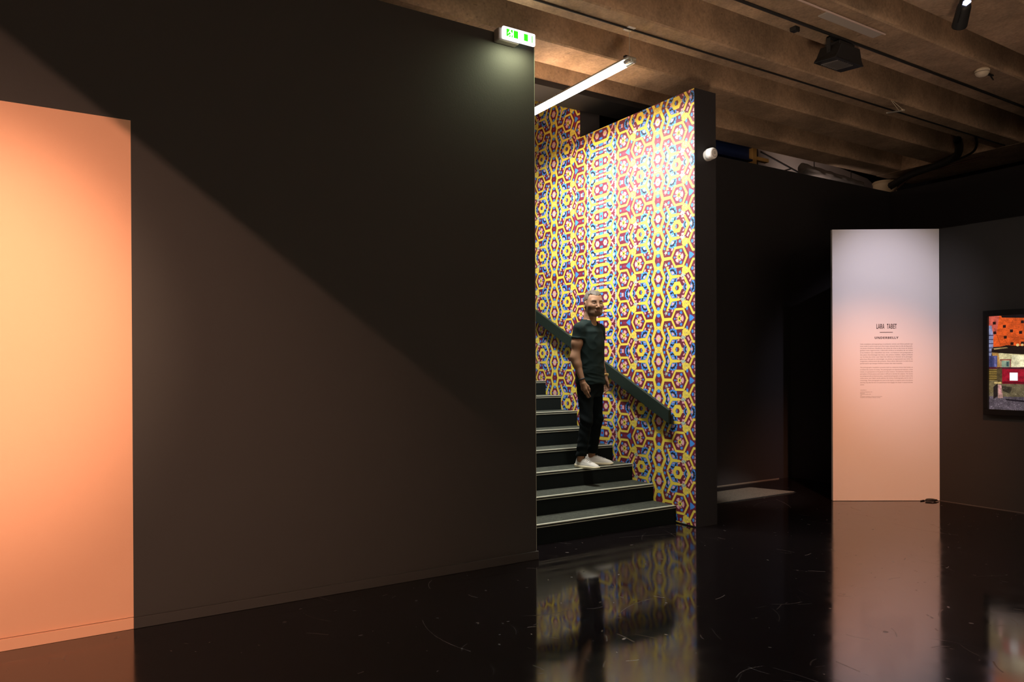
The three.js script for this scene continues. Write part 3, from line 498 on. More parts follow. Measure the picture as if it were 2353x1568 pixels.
    R(0, 0.86, 1, 1, '#5c5058'); seedV = 77; for (let i = 0; i < 1500; i++) { const a = rnd(), b = 0.865 + rnd() * 0.135, k = Math.floor(50 + rnd() * 110); x.fillStyle = `rgb(${k},${k * 0.9},${k * 0.95})`; x.fillRect(a * w, b * h, 3 + rnd() * 6, 2 + rnd() * 3); }
    for (let i = 0; i < 500; i++) { const a = rnd(), b = 0.725 + rnd() * 0.14, k = Math.floor(60 + rnd() * 70); x.fillStyle = `rgba(${k + 20},${k + 8},${k - 16},0.6)`; x.fillRect(a * w, b * h, 4 + rnd() * 14, 2 + rnd() * 5); }
    poly([[0.05, 0.76], [0.1, 0.72], [0.1, 0.86], [0.05, 0.89]], '#2a2220'); poly([[0.1, 0.735], [0.14, 0.735], [0.155, 0.83], [0.16, 0.875], [0.1, 0.88]], '#b58a80'); R(0.115, 0.74, 0.14, 0.84, '#d89a98');
    poly([[0.18, 0.885], [0.6, 0.905], [0.6, 0.925], [0.2, 0.9]], '#221a22');
    x.strokeStyle = 'rgba(20,12,14,0.7)'; x.lineWidth = 2; for (const [a, b, c, d] of [[0.03, 0.2, 0.5, 0.27], [0.08, 0.4, 0.3, 0.33], [0.05, 0.13, 0.12, 0.34], [0.14, 0.25, 0.2, 0.34], [0.3, 0.05, 0.34, 0.3]]) { x.beginPath(); x.moveTo(a * w, b * h); x.quadraticCurveTo((a + c) / 2 * w, (b + d) / 2 * h + 12, c * w, d * h); x.stroke(); }
    const im = x.getImageData(0, 0, w, h), D = im.data; for (let j = 0; j < h; j++) for (let i = 0; i < w; i++) { const o = (j * w + i) * 4, k = D[o + 2] > 200 ? 1 : 0.78 + 0.26 * vnoise(i / 30, j / 24, 997, 81) + 0.22 * (vnoise(i / 6, j / 6, 997, 82) - 0.5); D[o] = clamp255(D[o] * k); D[o + 1] = clamp255(D[o + 1] * k); D[o + 2] = clamp255(D[o + 2] * k); } x.putImageData(im, 0, 0);
  });
  part('display', new THREE.PlaneGeometry(2 * w2, 2 * h2).translate(0, 0, 0.022), new THREE.MeshStandardMaterial({ color: 0x050505, emissive: 0xffffff, emissiveMap: img, emissiveIntensity: 1.0, roughness: 0.25 }), t);
  const l = new THREE.RectAreaLight(C(1.0, 0.7, 0.45), 0.18, 2 * w2, 2 * h2); l.name = 'wall_screen_light'; l.position.set(8.465, 1.552, -3.45); l.rotation.set(0, Math.PI / 2, 0); scene.add(l);
}
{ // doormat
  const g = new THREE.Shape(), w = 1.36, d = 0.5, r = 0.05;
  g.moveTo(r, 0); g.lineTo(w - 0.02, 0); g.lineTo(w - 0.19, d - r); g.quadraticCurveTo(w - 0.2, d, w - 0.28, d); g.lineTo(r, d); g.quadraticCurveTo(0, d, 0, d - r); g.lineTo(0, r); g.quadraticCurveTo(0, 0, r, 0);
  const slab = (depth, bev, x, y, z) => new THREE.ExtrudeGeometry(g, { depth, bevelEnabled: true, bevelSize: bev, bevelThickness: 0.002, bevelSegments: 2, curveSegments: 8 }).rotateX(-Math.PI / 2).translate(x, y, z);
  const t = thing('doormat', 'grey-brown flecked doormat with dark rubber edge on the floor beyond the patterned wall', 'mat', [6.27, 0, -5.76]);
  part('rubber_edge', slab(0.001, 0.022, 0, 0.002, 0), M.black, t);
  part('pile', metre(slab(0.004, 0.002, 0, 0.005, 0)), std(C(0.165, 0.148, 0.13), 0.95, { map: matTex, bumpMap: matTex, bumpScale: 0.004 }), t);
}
{ // things above the back wall
  const d = thing('white_duct', 'pale sloping sheet duct with dark seams behind the back wall', 'duct', [9.0, 4.15, -7.7]);
  const g = extrude([[-0.03, 0.0], [-0.03, 0.63], [0.36, 0.71], [1.12, 0.67], [2.7, 0.51], [3.02, 0.38], [3.02, 0.0]], 0.3, 0.01);
  part('casing', g, std(C(0.62, 0.54, 0.50), 0.7), d);
  part('seam', cyl([0.02, 0.56, 0.315], [1.6, 0.22, 0.315], 0.010, 0.010, 8), M.black, d);
  part('seam', cyl([0.2, 0.24, 0.315], [0.72, 0.405, 0.315], 0.006, 0.006, 8), M.black, d);
  const b = thing('steel_beam', 'dark blue steel beam above the black back wall', 'beam', [7.0, 4.33, -6.9]);
  const blue = std(C(0.010, 0.022, 0.085), 0.5);
  part('web', box(-0.6, 0.02, -0.02, 1.18, 0.18, 0.0), blue, b);
  part('flange', box(-0.6, 0.0, -0.08, 1.18, 0.02, 0.06), blue, b); part('flange', box(-0.6, 0.18, -0.08, 1.18, 0.20, 0.06), blue, b);
  const y = thing('timber_bracket', 'yellow-brown timber bracket at the end of the blue steel beam', 'bracket', [8.26, 4.30, -6.9]);
  const wood = std(C(0.42, 0.24, 0.07), 0.7);
  part('post', box(-0.06, 0, -0.05, 0.02, 0.22, 0.05, 0.004), wood, y);
  part('arm', box(0.02, 0.06, -0.02, 0.27, 0.11, 0.05, 0.004), wood, y);
  part('top_block', extrude([[-0.07, 0.215], [0.11, 0.262], [0.11, 0.29], [-0.07, 0.25]], 0.1).translate(0, 0, -0.05), wood, y);
  // crumbling lagging between duct and beam
  const L = new THREE.CylinderGeometry(0.075, 0.035, 1.5, 20, 40), p = L.attributes.position;
  for (let i = 0; i < p.count; i++) { const k = 1 + 0.5 * (vnoise(p.getY(i) * 9 + 50, Math.atan2(p.getZ(i), p.getX(i)) * 2 + 20, 997, 5) - 0.5); p.setX(i, p.getX(i) * k); p.setZ(i, p.getZ(i) * k); }
  L.computeVertexNormals(); L.rotateZ(Math.PI / 2 - 0.03).translate(10.05, 4.37, -6.9);
  const lg = thing('pipe_lagging', 'rough dark grey pipe lagging sloping above the pale duct', 'pipe lagging');
  part('lagging', L, std(C(0.13, 0.11, 0.10), 0.95), lg);
  for (const x of [9.6, 10.5]) part('hanger_rod', cyl([x, 4.36, -6.9], [x, SLAB, -6.9], 0.006, 0.006, 8), M.black, lg);
  const col = thing('pipe_stub', 'short yellowed pipe stub in the corner above the black walls', 'pipe', [11.15, 4.12, -6.75]);
  part('pipe', cyl([0, 0, 0], [0, 0.28, 0], 0.17), std(C(0.55, 0.42, 0.26), 0.6), col);
  part('collar', cyl([0, 0.24, 0], [0, 0.27, 0], 0.18), std(C(0.45, 0.33, 0.2), 0.6), col);
  const cm = std(C(0.02, 0.018, 0.016), 0.6);
  tag(part('conduit_pipe', tube([[9.75, 4.37, -4.94], [10.1, 4.37, -5.1], [10.45, 4.36, -5.32], [10.6, 4.34, -5.6], [10.72, 4.31, -6.1], [10.85, 4.25, -6.48]], 0.05, 60), cm, scene), 'thick black conduit bending along the last beams into the corner', 'conduit');
  tag(part('conduit_pipe', tube([[9.95, 4.41, -4.82], [10.3, 4.405, -4.98], [10.62, 4.40, -5.2], [10.78, 4.39, -5.5], [10.88, 4.36, -6.1], [10.93, 4.22, -6.52]], 0.016, 60), cm, scene), 'thin dark conduit looping beside the thick conduit near the corner', 'conduit');
  tag(part('conduit_pipe', tube([[10.98, 4.40, -5.2], [11.0, 4.39, -5.7], [11.0, 4.36, -6.2], [11.02, 4.20, -6.52]], 0.012, 60), std(C(0.10, 0.05, 0.035), 0.6), scene), 'thin rust-brown conduit along the edge beam above the right wall', 'conduit');
}
// ------------------------------------------------------------------ the man on the stairs
{
  const V = (x, y, z) => [x, y, z];
  const cap = (p, a, b, ra, rb) => { const bx = b[0] - a[0], by = b[1] - a[1], bz = b[2] - a[2], px = p[0] - a[0], py = p[1] - a[1], pz = p[2] - a[2]; let h = (px * bx + py * by + pz * bz) / (bx * bx + by * by + bz * bz); h = h < 0 ? 0 : h > 1 ? 1 : h; return Math.hypot(px - bx * h, py - by * h, pz - bz * h) - (ra + (rb - ra) * h); };
  const ell = (p, c, r) => { const x = (p[0] - c[0]), y = (p[1] - c[1]), z = (p[2] - c[2]), k0 = Math.hypot(x / r[0], y / r[1], z / r[2]), k1 = Math.hypot(x / r[0] ** 2, y / r[1] ** 2, z / r[2] ** 2); return k1 < 1e-9 ? -Math.min(...r) : k0 * (k0 - 1) / k1; };
  const sm = (a, b, k) => { const h = Math.max(k - Math.abs(a - b), 0) / k; return Math.min(a, b) - h * h * k / 4; };
  const smx = (a, b, k) => -sm(-a, -b, k);
  const loft = (p, st, g = 0) => {                      // stations [y, halfWidth, halfDepth, cx, cz]
    let i = 0; const y = p[1]; while (i < st.length - 2 && y > st[i + 1][0]) i++;
    const a = st[i], b = st[i + 1]; let t = (y - a[0]) / (b[0] - a[0]); t = t < 0 ? 0 : t > 1 ? 1 : t; const s = t * t * (3 - 2 * t), L = (k) => a[k] + (b[k] - a[k]) * s;
    const w = L(1) + g, d = L(2) + g, q = Math.pow(Math.pow(Math.abs((p[0] - L(3)) / w), 2.3) + Math.pow(Math.abs((p[2] - L(4)) / d), 2.3), 1 / 2.3), r = (q - 1) * Math.min(w, d);
    const e = Math.max(st[0][0] - y, y - st[st.length - 1][0]); return e > 0 ? Math.max(r, e) : r;
  };
  // surface nets over a box
  function nets(f, lo, hi, h) {
    const n = [0, 1, 2].map((k) => Math.ceil((hi[k] - lo[k]) / h) + 1), [nx, ny, nz] = n, F = new Float32Array(nx * ny * nz), p = [0, 0, 0], at = (i, j, k) => (k * ny + j) * nx + i;
    for (let k = 0; k < nz; k++) for (let j = 0; j < ny; j++) for (let i = 0; i < nx; i++) { p[0] = lo[0] + i * h; p[1] = lo[1] + j * h; p[2] = lo[2] + k * h; F[at(i, j, k)] = f(p); }
    const id = new Int32Array(nx * ny * nz).fill(-1), pos = [], nor = [], ix = [];
    for (let k = 0; k < nz - 1; k++) for (let j = 0; j < ny - 1; j++) for (let i = 0; i < nx - 1; i++) {
      let c = 0, sx = 0, sy = 0, sz = 0, m = 0;
      for (let q = 0; q < 8; q++) if (F[at(i + (q & 1), j + (q >> 1 & 1), k + (q >> 2))] < 0) m |= 1 << q;
      if (m === 0 || m === 255) continue;
      for (let q = 0; q < 8; q++) for (let a = 0; a < 3; a++) { const r = q | (1 << a); if (r === q || ((m >> q) & 1) === ((m >> r) & 1)) continue; const A = F[at(i + (q & 1), j + (q >> 1 & 1), k + (q >> 2))], B = F[at(i + (r & 1), j + (r >> 1 & 1), k + (r >> 2))], t = A / (A - B); sx += (q & 1) + (a === 0 ? t : 0); sy += (q >> 1 & 1) + (a === 1 ? t : 0); sz += (q >> 2) + (a === 2 ? t : 0); c++; }
      id[at(i, j, k)] = pos.length / 3; const P = [lo[0] + (i + sx / c) * h, lo[1] + (j + sy / c) * h, lo[2] + (k + sz / c) * h]; pos.push(...P);
      const e = h * 0.6, g = [0, 1, 2].map((a) => { const u = P.slice(), v = P.slice(); u[a] += e; v[a] -= e; return f(u) - f(v); }), l = Math.hypot(...g) || 1; nor.push(g[0] / l, g[1] / l, g[2] / l);
    }
    const quad = (a, b, c, d, fl) => { if (a < 0 || b < 0 || c < 0 || d < 0) return; fl ? ix.push(a, b, c, a, c, d) : ix.push(a, c, b, a, d, c); };
    for (let k = 1; k < nz - 1; k++) for (let j = 1; j < ny - 1; j++) for (let i = 1; i < nx - 1; i++) {
      const s = F[at(i, j, k)] < 0;
      if (s !== F[at(i + 1, j, k)] < 0) quad(id[at(i, j - 1, k - 1)], id[at(i, j, k - 1)], id[at(i, j, k)], id[at(i, j - 1, k)], s);
      if (s !== F[at(i, j + 1, k)] < 0) quad(id[at(i - 1, j, k - 1)], id[at(i - 1, j, k)], id[at(i, j, k)], id[at(i, j, k - 1)], s);
      if (s !== F[at(i, j, k + 1)] < 0) quad(id[at(i - 1, j - 1, k)], id[at(i, j - 1, k)], id[at(i, j, k)], id[at(i - 1, j, k)], s);
    }
    const g = new THREE.BufferGeometry(); g.setAttribute('position', new THREE.Float32BufferAttribute(pos, 3)); g.setAttribute('normal', new THREE.Float32BufferAttribute(nor, 3)); g.setIndex(ix); return g;
  }
  const paint = (g, f) => { const p = g.attributes.position, c = new Float32Array(p.count * 3); for (let i = 0; i < p.count; i++) c.set(f([p.getX(i), p.getY(i), p.getZ(i)]), i * 3); g.setAttribute('color', new THREE.BufferAttribute(c, 3)); return g; };
  const wr = (p, a, b, c, d) => Math.sin(p[0] * a + p[1] * b + p[2] * c + d);

  // joints, local metres: +x his left, +z the way he faces, y up from the tread
  const J = {
    shR: V(-0.172, 1.405, -0.005), elR: V(-0.205, 1.115, -0.035), wrR: V(-0.178, 0.885, 0.035),
    shL: V(0.172, 1.405, -0.01), elL: V(0.235, 1.15, -0.075), wrL: V(0.262, 0.925, -0.01),
    hipR: V(-0.082, 0.88, 0), knR: V(-0.108, 0.48, 0.03), anR: V(-0.128, 0.085, -0.03),
    hipL: V(0.088, 0.88, -0.015), knL: V(0.115, 0.48, -0.005), anL: V(0.150, 0.085, -0.100),
    neck: V(0.008, 1.45, -0.02), head: V(0.026, 1.667, 0.028),
  };
  const HY = -0.50, HS = 1.16, HY2 = 1.06, ch = Math.cos(HY), sh = Math.sin(HY);
  const toHead = (p) => { const x = p[0] - J.head[0], y = p[1] - J.head[1], z = p[2] - J.head[2]; return [(x * ch - z * sh) / HS, y / HY2, (x * sh + z * ch) / HS]; };
  const TORSO = [[0.80, 0.135, 0.095, 0, 0], [0.92, 0.158, 0.108, 0, 0], [1.06, 0.140, 0.100, 0, 0], [1.25, 0.158, 0.112, 0, -0.005], [1.37, 0.150, 0.105, 0, -0.012], [1.44, 0.105, 0.070, 0.003, -0.02], [1.475, 0.06, 0.055, 0.005, -0.02]];
  const headSDF = (P) => {
    const p = toHead(P);
    let d = ell(p, [0, 0.036, -0.014], [0.0745, 0.084, 0.096]);
    d = sm(d, ell(p, [0, -0.026, 0.018], [0.0655, 0.090, 0.070]), 0.04);
    d = sm(d, cap(p, [-0.026, -0.094, 0.052], [0.026, -0.094, 0.052], 0.021, 0.021), 0.03);
    d = sm(d, cap(p, [-0.045, -0.060, -0.006], [-0.028, -0.090, 0.040], 0.011, 0.015), 0.05); d = sm(d, cap(p, [0.045, -0.060, -0.006], [0.028, -0.090, 0.040], 0.011, 0.015), 0.05);
    for (const s of [-1, 1]) d = sm(d, ell(p, [s * 0.030, -0.030, 0.030], [0.031, 0.045, 0.042]), 0.03);
    d = sm(d, cap(p, [-0.036, 0.021, 0.068], [0.036, 0.021, 0.068], 0.0115, 0.0115), 0.022);
    d = sm(d, cap(p, [-0.048, -0.026, 0.055], [-0.036, -0.03, 0.068], 0.012, 0.010), 0.03); d = sm(d, cap(p, [0.048, -0.026, 0.055], [0.036, -0.03, 0.068], 0.012, 0.010), 0.03);
    for (const s of [-1, 1]) { d = smx(d, -ell(p, [s * 0.032, -0.001, 0.094], [0.019, 0.0125, 0.0165]), 0.014); }
    for (const s of [-1, 1]) d = sm(d, ell(p, [s * 0.031, -0.002, 0.0715], [0.0135, 0.0105, 0.0115]), 0.008);
    d = sm(d, cap(p, [0, 0.008, 0.084], [0, -0.040, 0.107], 0.008, 0.0115), 0.012);
    d = sm(d, ell(p, [-0.012, -0.045, 0.093], [0.0085, 0.0075, 0.011]), 0.007); d = sm(d, ell(p, [0.012, -0.045, 0.093], [0.0085, 0.0075, 0.011]), 0.007);
    d = sm(d, cap(p, [-0.020, -0.0685, 0.083], [0.020, -0.0685, 0.083], 0.0056, 0.0056), 0.009); d = sm(d, cap(p, [-0.017, -0.0795, 0.083], [0.017, -0.0795, 0.083], 0.0062, 0.0062), 0.009);
    d = smx(d, -cap(p, [-0.024, -0.074, 0.094], [0.024, -0.074, 0.094], 0.0028, 0.0028), 0.004);
    for (const s of [-1, 1]) { let e = ell(p, [s * 0.077, -0.012, -0.012], [0.011, 0.033, 0.021]); e = smx(e, -ell(p, [s * 0.087, -0.01, -0.008], [0.008, 0.02, 0.011]), 0.006); d = sm(d, e, 0.01); }
    return d * HS;
  };
  const handSDF = (p, w, el, side) => {                  // side -1 right, +1 left; fingers hang, curl inward, thumb in front
    const a = [w[0] - el[0], w[1] - el[1], w[2] - el[2]], l = Math.hypot(...a), dn = [a[0] / l * 0.5, -1, a[2] / l * 0.45 + 0.05], q = Math.hypot(...dn), D = dn.map((v) => v / q);
    const pt = (u, f, i) => [w[0] + D[0] * u + f * 0.10 - side * i, w[1] + D[1] * u, w[2] + D[2] * u + f];  // u down, f forward, i inward
    let d = cap(p, pt(0.0, 0, 0), pt(0.03, 0, 0), 0.024, 0.026);
    d = sm(d, cap(p, pt(0.035, 0.016, 0), pt(0.092, 0.026, 0.002), 0.016, 0.0125), 0.018); d = sm(d, cap(p, pt(0.035, 0.0, 0), pt(0.096, 0.006, 0), 0.0165, 0.013), 0.018); d = sm(d, cap(p, pt(0.035, -0.014, 0), pt(0.088, -0.024, 0.004), 0.0155, 0.012), 0.018);
    const fl = [[0.030, 0.094, 0.040, 0.024, 0.021], [0.010, 0.099, 0.045, 0.028, 0.022], [-0.010, 0.096, 0.041, 0.026, 0.021], [-0.028, 0.088, 0.032, 0.020, 0.018]];
    fl.forEach(([f, u, a1, a2, a3], i) => {
      const r = i === 3 ? 0.0078 : 0.0090, c = 0.005 + 0.003 * i, A = pt(u - 0.01, f * 0.92, 0.001), B = pt(u + a1 * 0.93, f * 1.08, c + 0.010), Cc = pt(u + a1 * 0.93 + a2 * 0.85, f * 1.08 - 0.003, c + 0.024), E = pt(u + a1 * 0.93 + a2 * 0.85 + a3 * 0.6, f * 1.04 - 0.004, c + 0.040);
      let e = cap(p, A, B, r * 1.1, r); e = sm(e, cap(p, B, Cc, r, r * 0.92), 0.004); e = sm(e, cap(p, Cc, E, r * 0.92, r * 0.78), 0.004); d = sm(d, e, 0.006);
    });
    let t = cap(p, pt(0.03, 0.016, 0.012), pt(0.062, 0.040, 0.022), 0.0145, 0.011); t = sm(t, cap(p, pt(0.062, 0.040, 0.022), pt(0.090, 0.046, 0.026), 0.0105, 0.0098), 0.005); t = sm(t, cap(p, pt(0.090, 0.046, 0.026), pt(0.112, 0.044, 0.028), 0.0098, 0.0078), 0.005);
    return sm(d, t, 0.010);
  };
  const skinSDF = (p) => {
    let d = 9;
    if (p[1] > 1.32) { d = cap(p, [0.006, 1.44, -0.022], [0.018, 1.60, 0.0], 0.070, 0.064); d = sm(d, headSDF(p), 0.02); d = sm(d, cap(p, [-0.10, 1.43, -0.02], [0.10, 1.43, -0.02], 0.042, 0.042), 0.05); }
    if (p[1] > 0.7 && p[1] < 1.5) d = sm(d, loft(p, TORSO, -0.012), 0.05);
    for (const [s, e, w, k] of [[J.shR, J.elR, J.wrR, -1], [J.shL, J.elL, J.wrL, 1]]) {
      if (k * p[0] < 0.06 || p[1] < 0.6) continue;
      const m = s.map((v, i) => v + (e[i] - v) * 0.5), f = e.map((v, i) => v + (w[i] - v) * 0.28);
      let a = cap(p, s, m, 0.056, 0.052); a = sm(a, cap(p, m, e, 0.052, 0.042), 0.04); a = sm(a, cap(p, e, f, 0.0415, 0.042), 0.05); a = sm(a, cap(p, f, w, 0.042, 0.027), 0.03);
      a = sm(a, handSDF(p, w, e, k), 0.012); d = sm(d, a, 0.02);
    }
    if (p[1] < 0.98) for (const [h, k, a] of [[J.hipR, J.knR, J.anR], [J.hipL, J.knL, J.anL]]) { let l = cap(p, h, k, 0.072, 0.048); l = sm(l, cap(p, k, a, 0.046, 0.034), 0.03); l = sm(l, cap(p, a, [a[0], 0.05, a[2] + 0.03], 0.034, 0.026), 0.02); d = sm(d, l, 0.03); }
    return d;
  };
  const skinColor = (P) => {
    let c = [0.25, 0.128, 0.068];
    const mix = (k, t) => { c = c.map((v, i) => v + (k[i] - v) * t); }, ss = (a, b, x) => { const t = Math.max(0, Math.min(1, (x - a) / (b - a))); return t * t * (3 - 2 * t); };
    if (P[1] > 1.5) {
      const p = toHead(P), fr = ss(0.0, 0.03, p[2]);
      const ax = Math.abs(p[0]), yb = -0.064 + Math.max(0, ax - 0.032) * 1.0, lipgap = 0.6 * ss(0.020, 0.014, ax) * ss(-0.064, -0.067, p[1]) * ss(-0.090, -0.085, p[1]);
      const beard = ss(yb, yb - 0.013, p[1]) * ss(-0.02, 0.005, p[2]) * (1 - lipgap) * ss(-0.135, -0.115, p[1]);
      const mous = ss(-0.052, -0.057, p[1]) * ss(-0.067, -0.064, p[1]) * ss(0.034, 0.026, Math.abs(p[0])) * ss(0.06, 0.075, p[2]);
      mix([0.05, 0.034, 0.025], Math.max(beard * 0.52, mous * 0.8));
      if (p[2] > 0.055) {
        const lip = ss(0.023, 0.016, Math.abs(p[0])) * ss(-0.0905, -0.086, p[1]) * ss(-0.062, -0.066, p[1]); mix([0.20, 0.085, 0.06], lip * 0.7);
        const bx = Math.abs(p[0]), by = 0.0225 - 0.004 * Math.abs(bx - 0.034) / 0.02; mix([0.045, 0.030, 0.022], 0.9 * ss(0.007, 0.003, Math.abs(p[1] - by)) * ss(0.010, 0.016, bx) * ss(0.056, 0.048, bx));
        const ex = (bx - 0.031) / 0.0125, ey = (p[1] + 0.003) / 0.0036, er = Math.hypot(ex, ey); if (er < 1) { c = [0.20, 0.16, 0.13]; if (Math.abs(bx - 0.031) < 0.0062) c = [0.025, 0.016, 0.012]; } else mix([0.10, 0.05, 0.03], 0.7 * ss(1.9, 1.05, er));
        for (const s of [-1, 1]) mix([0.08, 0.04, 0.03], 0.8 * ss(0.0045, 0.002, Math.hypot(p[0] - s * 0.0075, p[1] + 0.0505)));
      }
      mix([0.12, 0.095, 0.075], 0.85 * ss(-0.02, 0.01, p[1]) * ss(0.02, 0.0, p[2] - 0.02) * ss(0.058, 0.066, Math.abs(p[0])) * (Math.abs(p[0]) < 0.072 ? 1 : 0));
    }
    return c;
  };
  const t = thing('person', 'man in dark T-shirt, dark trousers and pale sneakers standing on the stairs, arms hanging', 'person', [4.70, 0.508, -6.0]);
  t.rotation.y = 0.26;
  const skin = new THREE.MeshStandardMaterial({ vertexColors: true, roughness: 0.72 });
  const body = merge3([
    paint(nets(skinSDF, [-0.30, 0.03, -0.22], [0.34, 1.50, 0.16], 0.008), skinColor),
    paint(nets(skinSDF, [-0.10, 1.46, -0.14], [0.14, 1.85, 0.18], 0.0036), skinColor),
    paint(nets(skinSDF, [-0.245, 0.66, -0.03], [-0.11, 0.90, 0.13], 0.0036), skinColor),
    paint(nets(skinSDF, [0.20, 0.70, -0.07], [0.335, 0.94, 0.09], 0.0036), skinColor)]);
  function merge3(list) { return mergeGeometries(list.map((g) => { const q = g.toNonIndexed(); return q; })); }
  const bodyMesh = part('body', body, skin, t);
  // hair: short, greyer at the sides, tousled on top
  const hair = nets((P) => {
    const p = toHead(P), lump = (k, s) => vnoise(p[0] * k + 50, p[2] * k + p[1] * k * 0.6 + 50, 997, s) - 0.5; let d = ell(p, [0, 0.038, -0.016], [0.0790, 0.0890, 0.0995]) - 0.0035 * lump(130, 71) - 0.011 * Math.max(0, Math.min(1, (p[1] - 0.075) / 0.04)) * (0.45 + lump(75, 72) * 1.6);
    const line = p[2] > 0.03 ? 0.078 - 0.010 * Math.cos(p[0] * 60) + 0.35 * Math.max(0, Math.abs(p[0]) < 0.045 ? 0 : -(Math.abs(p[0]) - 0.045) * 1.1) : p[2] > -0.02 ? 0.012 + (p[2] + 0.02) * 0.5 : -0.045;
    d = smx(d, line - p[1], 0.006);
    return smx(d, -ell(p, [0, 0.01, 0.085], [0.062, 0.062, 0.05]), 0.006) * HS;
  }, [-0.11, 1.60, -0.13], [0.15, 1.86, 0.16], 0.0036);
  part('hair', paint(hair, (P) => { const k = 0.75 + 0.5 * hash(Math.round(P[0] * 300), Math.round(P[1] * 260), Math.round(P[2] * 300)); const top = Math.max(0, Math.min(1, (P[1] - 1.74) / 0.06)); return [0.085 - 0.02 * top, 0.07 - 0.018 * top, 0.056 - 0.016 * top].map((v) => v * k); }), new THREE.MeshStandardMaterial({ vertexColors: true, roughness: 0.75 }), t);
  // T-shirt with rolled sleeves
  const SH = [[0.835, 0.172, 0.128, 0, 0.002], [0.95, 0.170, 0.124, 0, 0], [1.08, 0.164, 0.118, 0, 0], [1.26, 0.170, 0.126, 0, -0.005], [1.37, 0.165, 0.118, 0, -0.012], [1.44, 0.124, 0.090, 0.003, -0.02], [1.51, 0.085, 0.075, 0.005, -0.02]];
  const fold = (u, v, s) => { const a = vnoise(u + 60, v + 60, 997, s); return Math.abs(a - 0.5) * 2; };   // ridged: creases
  const folds = (p) => { const u = p[0] * 9 + p[2] * 9, v = p[1] * 8, low = Math.max(0, 1 - Math.abs(p[1] - 0.94) / 0.2); return 0.006 * (0.5 - fold(u * 0.8 + v * 0.9, v * 1.3 - u * 0.5, 61)) + 0.005 * low * (0.5 - fold(u * 0.9, v * 3.2 + u * 0.4, 62)) + 0.003 * (vnoise(u * 2 + 90, v * 2 + 90, 997, 63) - 0.5); };
  const sleeves = (p) => { let d = 9; for (const [s, e] of [[J.shR, J.elR], [J.shL, J.elL]]) { const m = s.map((v, i) => v + (e[i] - v) * 0.36), n = s.map((v, i) => v + (e[i] - v) * 0.30); let a = cap(p, s, m, 0.062, 0.064); const ax = e.map((v, i) => v - s[i]), l = Math.hypot(...ax), u = ((p[0] - m[0]) * ax[0] + (p[1] - m[1]) * ax[1] + (p[2] - m[2]) * ax[2]) / l; a = Math.max(a, u); const rr = cap(p, m, s, 0, 0); const un = u + 0.012; a = sm(a, Math.hypot(un * 0.8, Math.hypot(rr, 0) - 0.062) - 0.0065, 0.006); d = Math.min(d, a); } return d; };
  const shirt = nets((p) => {
    let d = loft(p, SH, 0); d = sm(d, cap(p, [-0.12, 1.425, -0.018], [0.12, 1.425, -0.018], 0.052, 0.052), 0.05);
    d = sm(d, sleeves(p), 0.035); d = smx(d, 0.846 + 0.006 * wr(p, 30, 0, 20, 0) - p[1], 0.006);
    d = smx(d, -cap(p, [0.008, 1.480, -0.014], [0.018, 1.72, 0.006], 0.0775, 0.115), 0.005); d = smx(d, -ell(p, [0.010, 1.478, 0.066], [0.058, 0.040, 0.06]), 0.008);
    return d - folds(p);
  }, [-0.30, 0.82, -0.17], [0.30, 1.53, 0.15], 0.0065);
  const cloth = (r, g, b) => new THREE.MeshPhysicalMaterial({ color: C(r, g, b), roughness: 0.95, specularIntensity: 0.3, bumpMap: carpetTex, bumpScale: 0.0006 });
  const unwrap = (g) => { const p = g.attributes.position, uv = new Float32Array(p.count * 2); for (let i = 0; i < p.count; i++) { uv[2 * i] = p.getX(i) + p.getZ(i); uv[2 * i + 1] = p.getY(i); } g.setAttribute('uv', new THREE.BufferAttribute(uv, 2)); return g; };
  part('t_shirt', unwrap(shirt), cloth(0.0065, 0.0135, 0.0125), t);
  // trousers
  const TR = [[0.72, 0.13, 0.10, 0, 0], [0.80, 0.155, 0.110, 0, 0], [0.89, 0.160, 0.112, 0, 0]];
  const trousers = nets((p) => {
    let d = 9;
    for (const [h, k, a] of [[J.hipR, J.knR, J.anR], [J.hipL, J.knL, J.anL]]) { const hh = [h[0], 0.82, h[2]]; let l = cap(p, hh, k, 0.086, 0.063); l = sm(l, cap(p, k, [a[0], a[1] + 0.03, a[2] + 0.006], 0.062, 0.054), 0.03); d = sm(d, l, 0.018); }
    d = sm(d, loft(p, TR), 0.03); d = smx(d, 0.118 - p[1], 0.006); d = smx(d, p[1] - 0.885, 0.01);
    return d - (0.004 * wr(p, 20, 70, 40, 0) * Math.max(0, 1 - Math.abs(p[1] - 0.45) / 0.14) + 0.0038 * wr(p, 30, 85, -20, 1) * Math.max(0, 1 - Math.abs(p[1] - 0.2) / 0.12) + 0.003 * wr(p, -70, 60, 30, 0) * Math.max(0, 1 - Math.abs(p[1] - 0.74) / 0.12) + 0.0015 * wr(p, 40, 40, 40, 0));
  }, [-0.24, 0.10, -0.22], [0.25, 0.90, 0.15], 0.007);
  part('trousers', unwrap(trousers), cloth(0.0028, 0.0052, 0.0058), t);
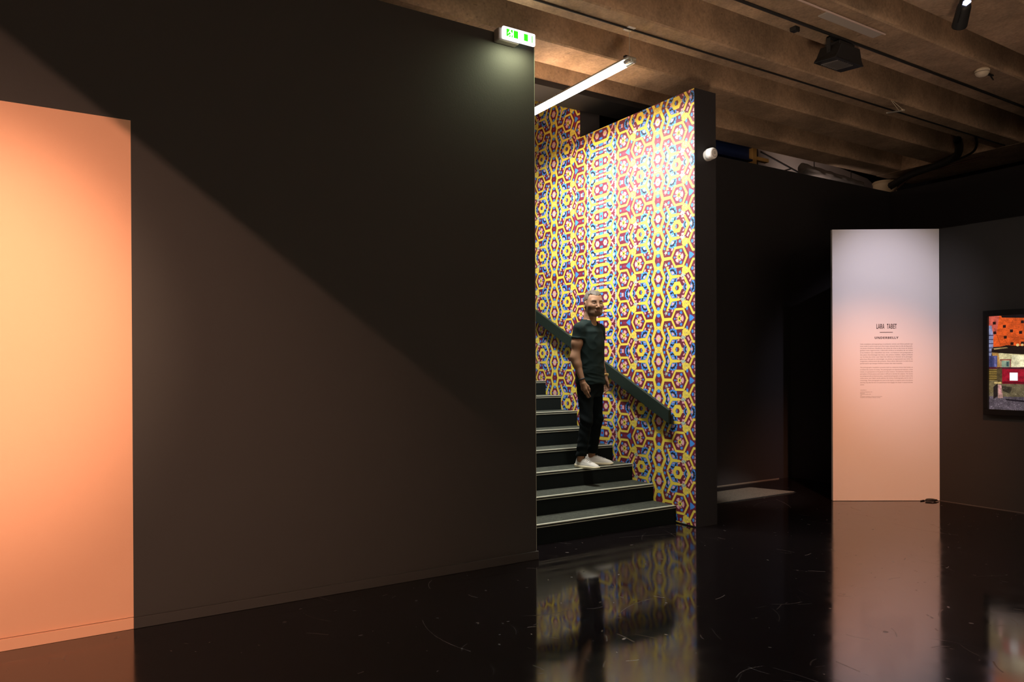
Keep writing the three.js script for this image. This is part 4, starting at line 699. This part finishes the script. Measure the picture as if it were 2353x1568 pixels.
  // sneakers
  function shoe(a, turn, name) {
    const g = new THREE.Group(); g.name = childName('sneaker', t); g.position.set(a[0], 0, a[2]); g.rotation.y = turn; t.add(g);
    const half = (z) => { const u = (z + 0.095) / 0.295; return 0.030 + 0.018 * Math.sin(Math.PI * Math.pow(Math.max(0, Math.min(1, u)), 0.9)) + 0.004 * u; };
    const foot = (p, k) => { const z = Math.max(-0.07, Math.min(0.165, p[2])), r = half(z) + k; const dx = p[0] - 0.006 * Math.sin((z + 0.07) * 12), dz = p[2] - z; return Math.hypot(dx, dz) - r; };
    const upper = (p) => {
      const topY = p[2] < -0.02 ? 0.105 + Math.max(0, -p[2] - 0.03) * 0.15 : p[2] < 0.05 ? 0.105 - (p[2] + 0.02) * 0.28 : 0.0854 - (p[2] - 0.05) * 0.30;
      let d = smx(foot(p, -0.004 - Math.max(0, p[1] - 0.035) * 0.30), p[1] - topY, 0.03); d = smx(d, 0.018 - p[1], 0.004);
      return smx(d, -cap(p, [0, 0.085, -0.035], [0, 0.16, -0.025], 0.026, 0.040), 0.006);
    };
    const sole = (p) => { const up = 0.027 + Math.max(0, -p[2] - 0.03) * 0.10, lo = 0.002 + Math.max(0, p[2] - 0.12) ** 2 * 2.2; return smx(smx(foot(p, 0.004), p[1] - up, 0.006), lo - p[1], 0.006); };
    part('upper', unwrap(nets(upper, [-0.07, 0.01, -0.14], [0.07, 0.13, 0.235], 0.004)), std(C(0.60, 0.58, 0.53), 0.8, { bumpMap: carpetTex, bumpScale: 0.001 }), g);
    part('sole', nets(sole, [-0.075, -0.006, -0.145], [0.075, 0.05, 0.24], 0.004), std(C(0.66, 0.60, 0.42), 0.6), g);
    const lace = []; for (let i = 0; i < 5; i++) { const z = 0.032 + i * 0.020, y = 0.096 - (z - 0.02) * 0.30 + 0.002; lace.push(tube([[-0.024, y - 0.009, z + (i % 2 ? 0.006 : -0.002)], [0, y + 0.002, z + 0.002], [0.024, y - 0.009, z + (i % 2 ? -0.002 : 0.006)]], 0.0026, 10, false, 6)); }
    part('laces', lace, std(C(0.42, 0.41, 0.38), 0.8), g);
    return g;
  }
  shoe([J.anR[0], 0, J.anR[2] + 0.035], -0.08); shoe([J.anL[0], 0, J.anL[2] + 0.03], 0.42);
  // wrist things
  const band = (w, e, up, R, r) => { const d = new THREE.Vector3(w[0] - e[0], w[1] - e[1], w[2] - e[2]).normalize(), g = new THREE.TorusGeometry(R, r, 8, 32); g.scale(1, 1, 1.8); g.applyQuaternion(new THREE.Quaternion().setFromUnitVectors(new THREE.Vector3(0, 0, 1), d)); g.translate(w[0] - d.x * up, w[1] - d.y * up, w[2] - d.z * up); return g; };
  const br = part('bracelet', band(J.wrR, J.elR, 0.012, 0.032, 0.0045), M.black, t); br.userData.label = 'black cord bracelet';
  const gold = std(C(0.75, 0.55, 0.22), 0.35, { metalness: 0.8 });
  const wt = part('watch', [band(J.wrL, J.elL, 0.012, 0.032, 0.0048), cyl([J.wrL[0] + 0.025, J.wrL[1] + 0.012, J.wrL[2] + 0.014], [J.wrL[0] + 0.034, J.wrL[1] + 0.012, J.wrL[2] + 0.020], 0.016, 0.015, 24)], gold, t); wt.userData.label = 'gold wristwatch';
}
renderer.render(scene, camera);
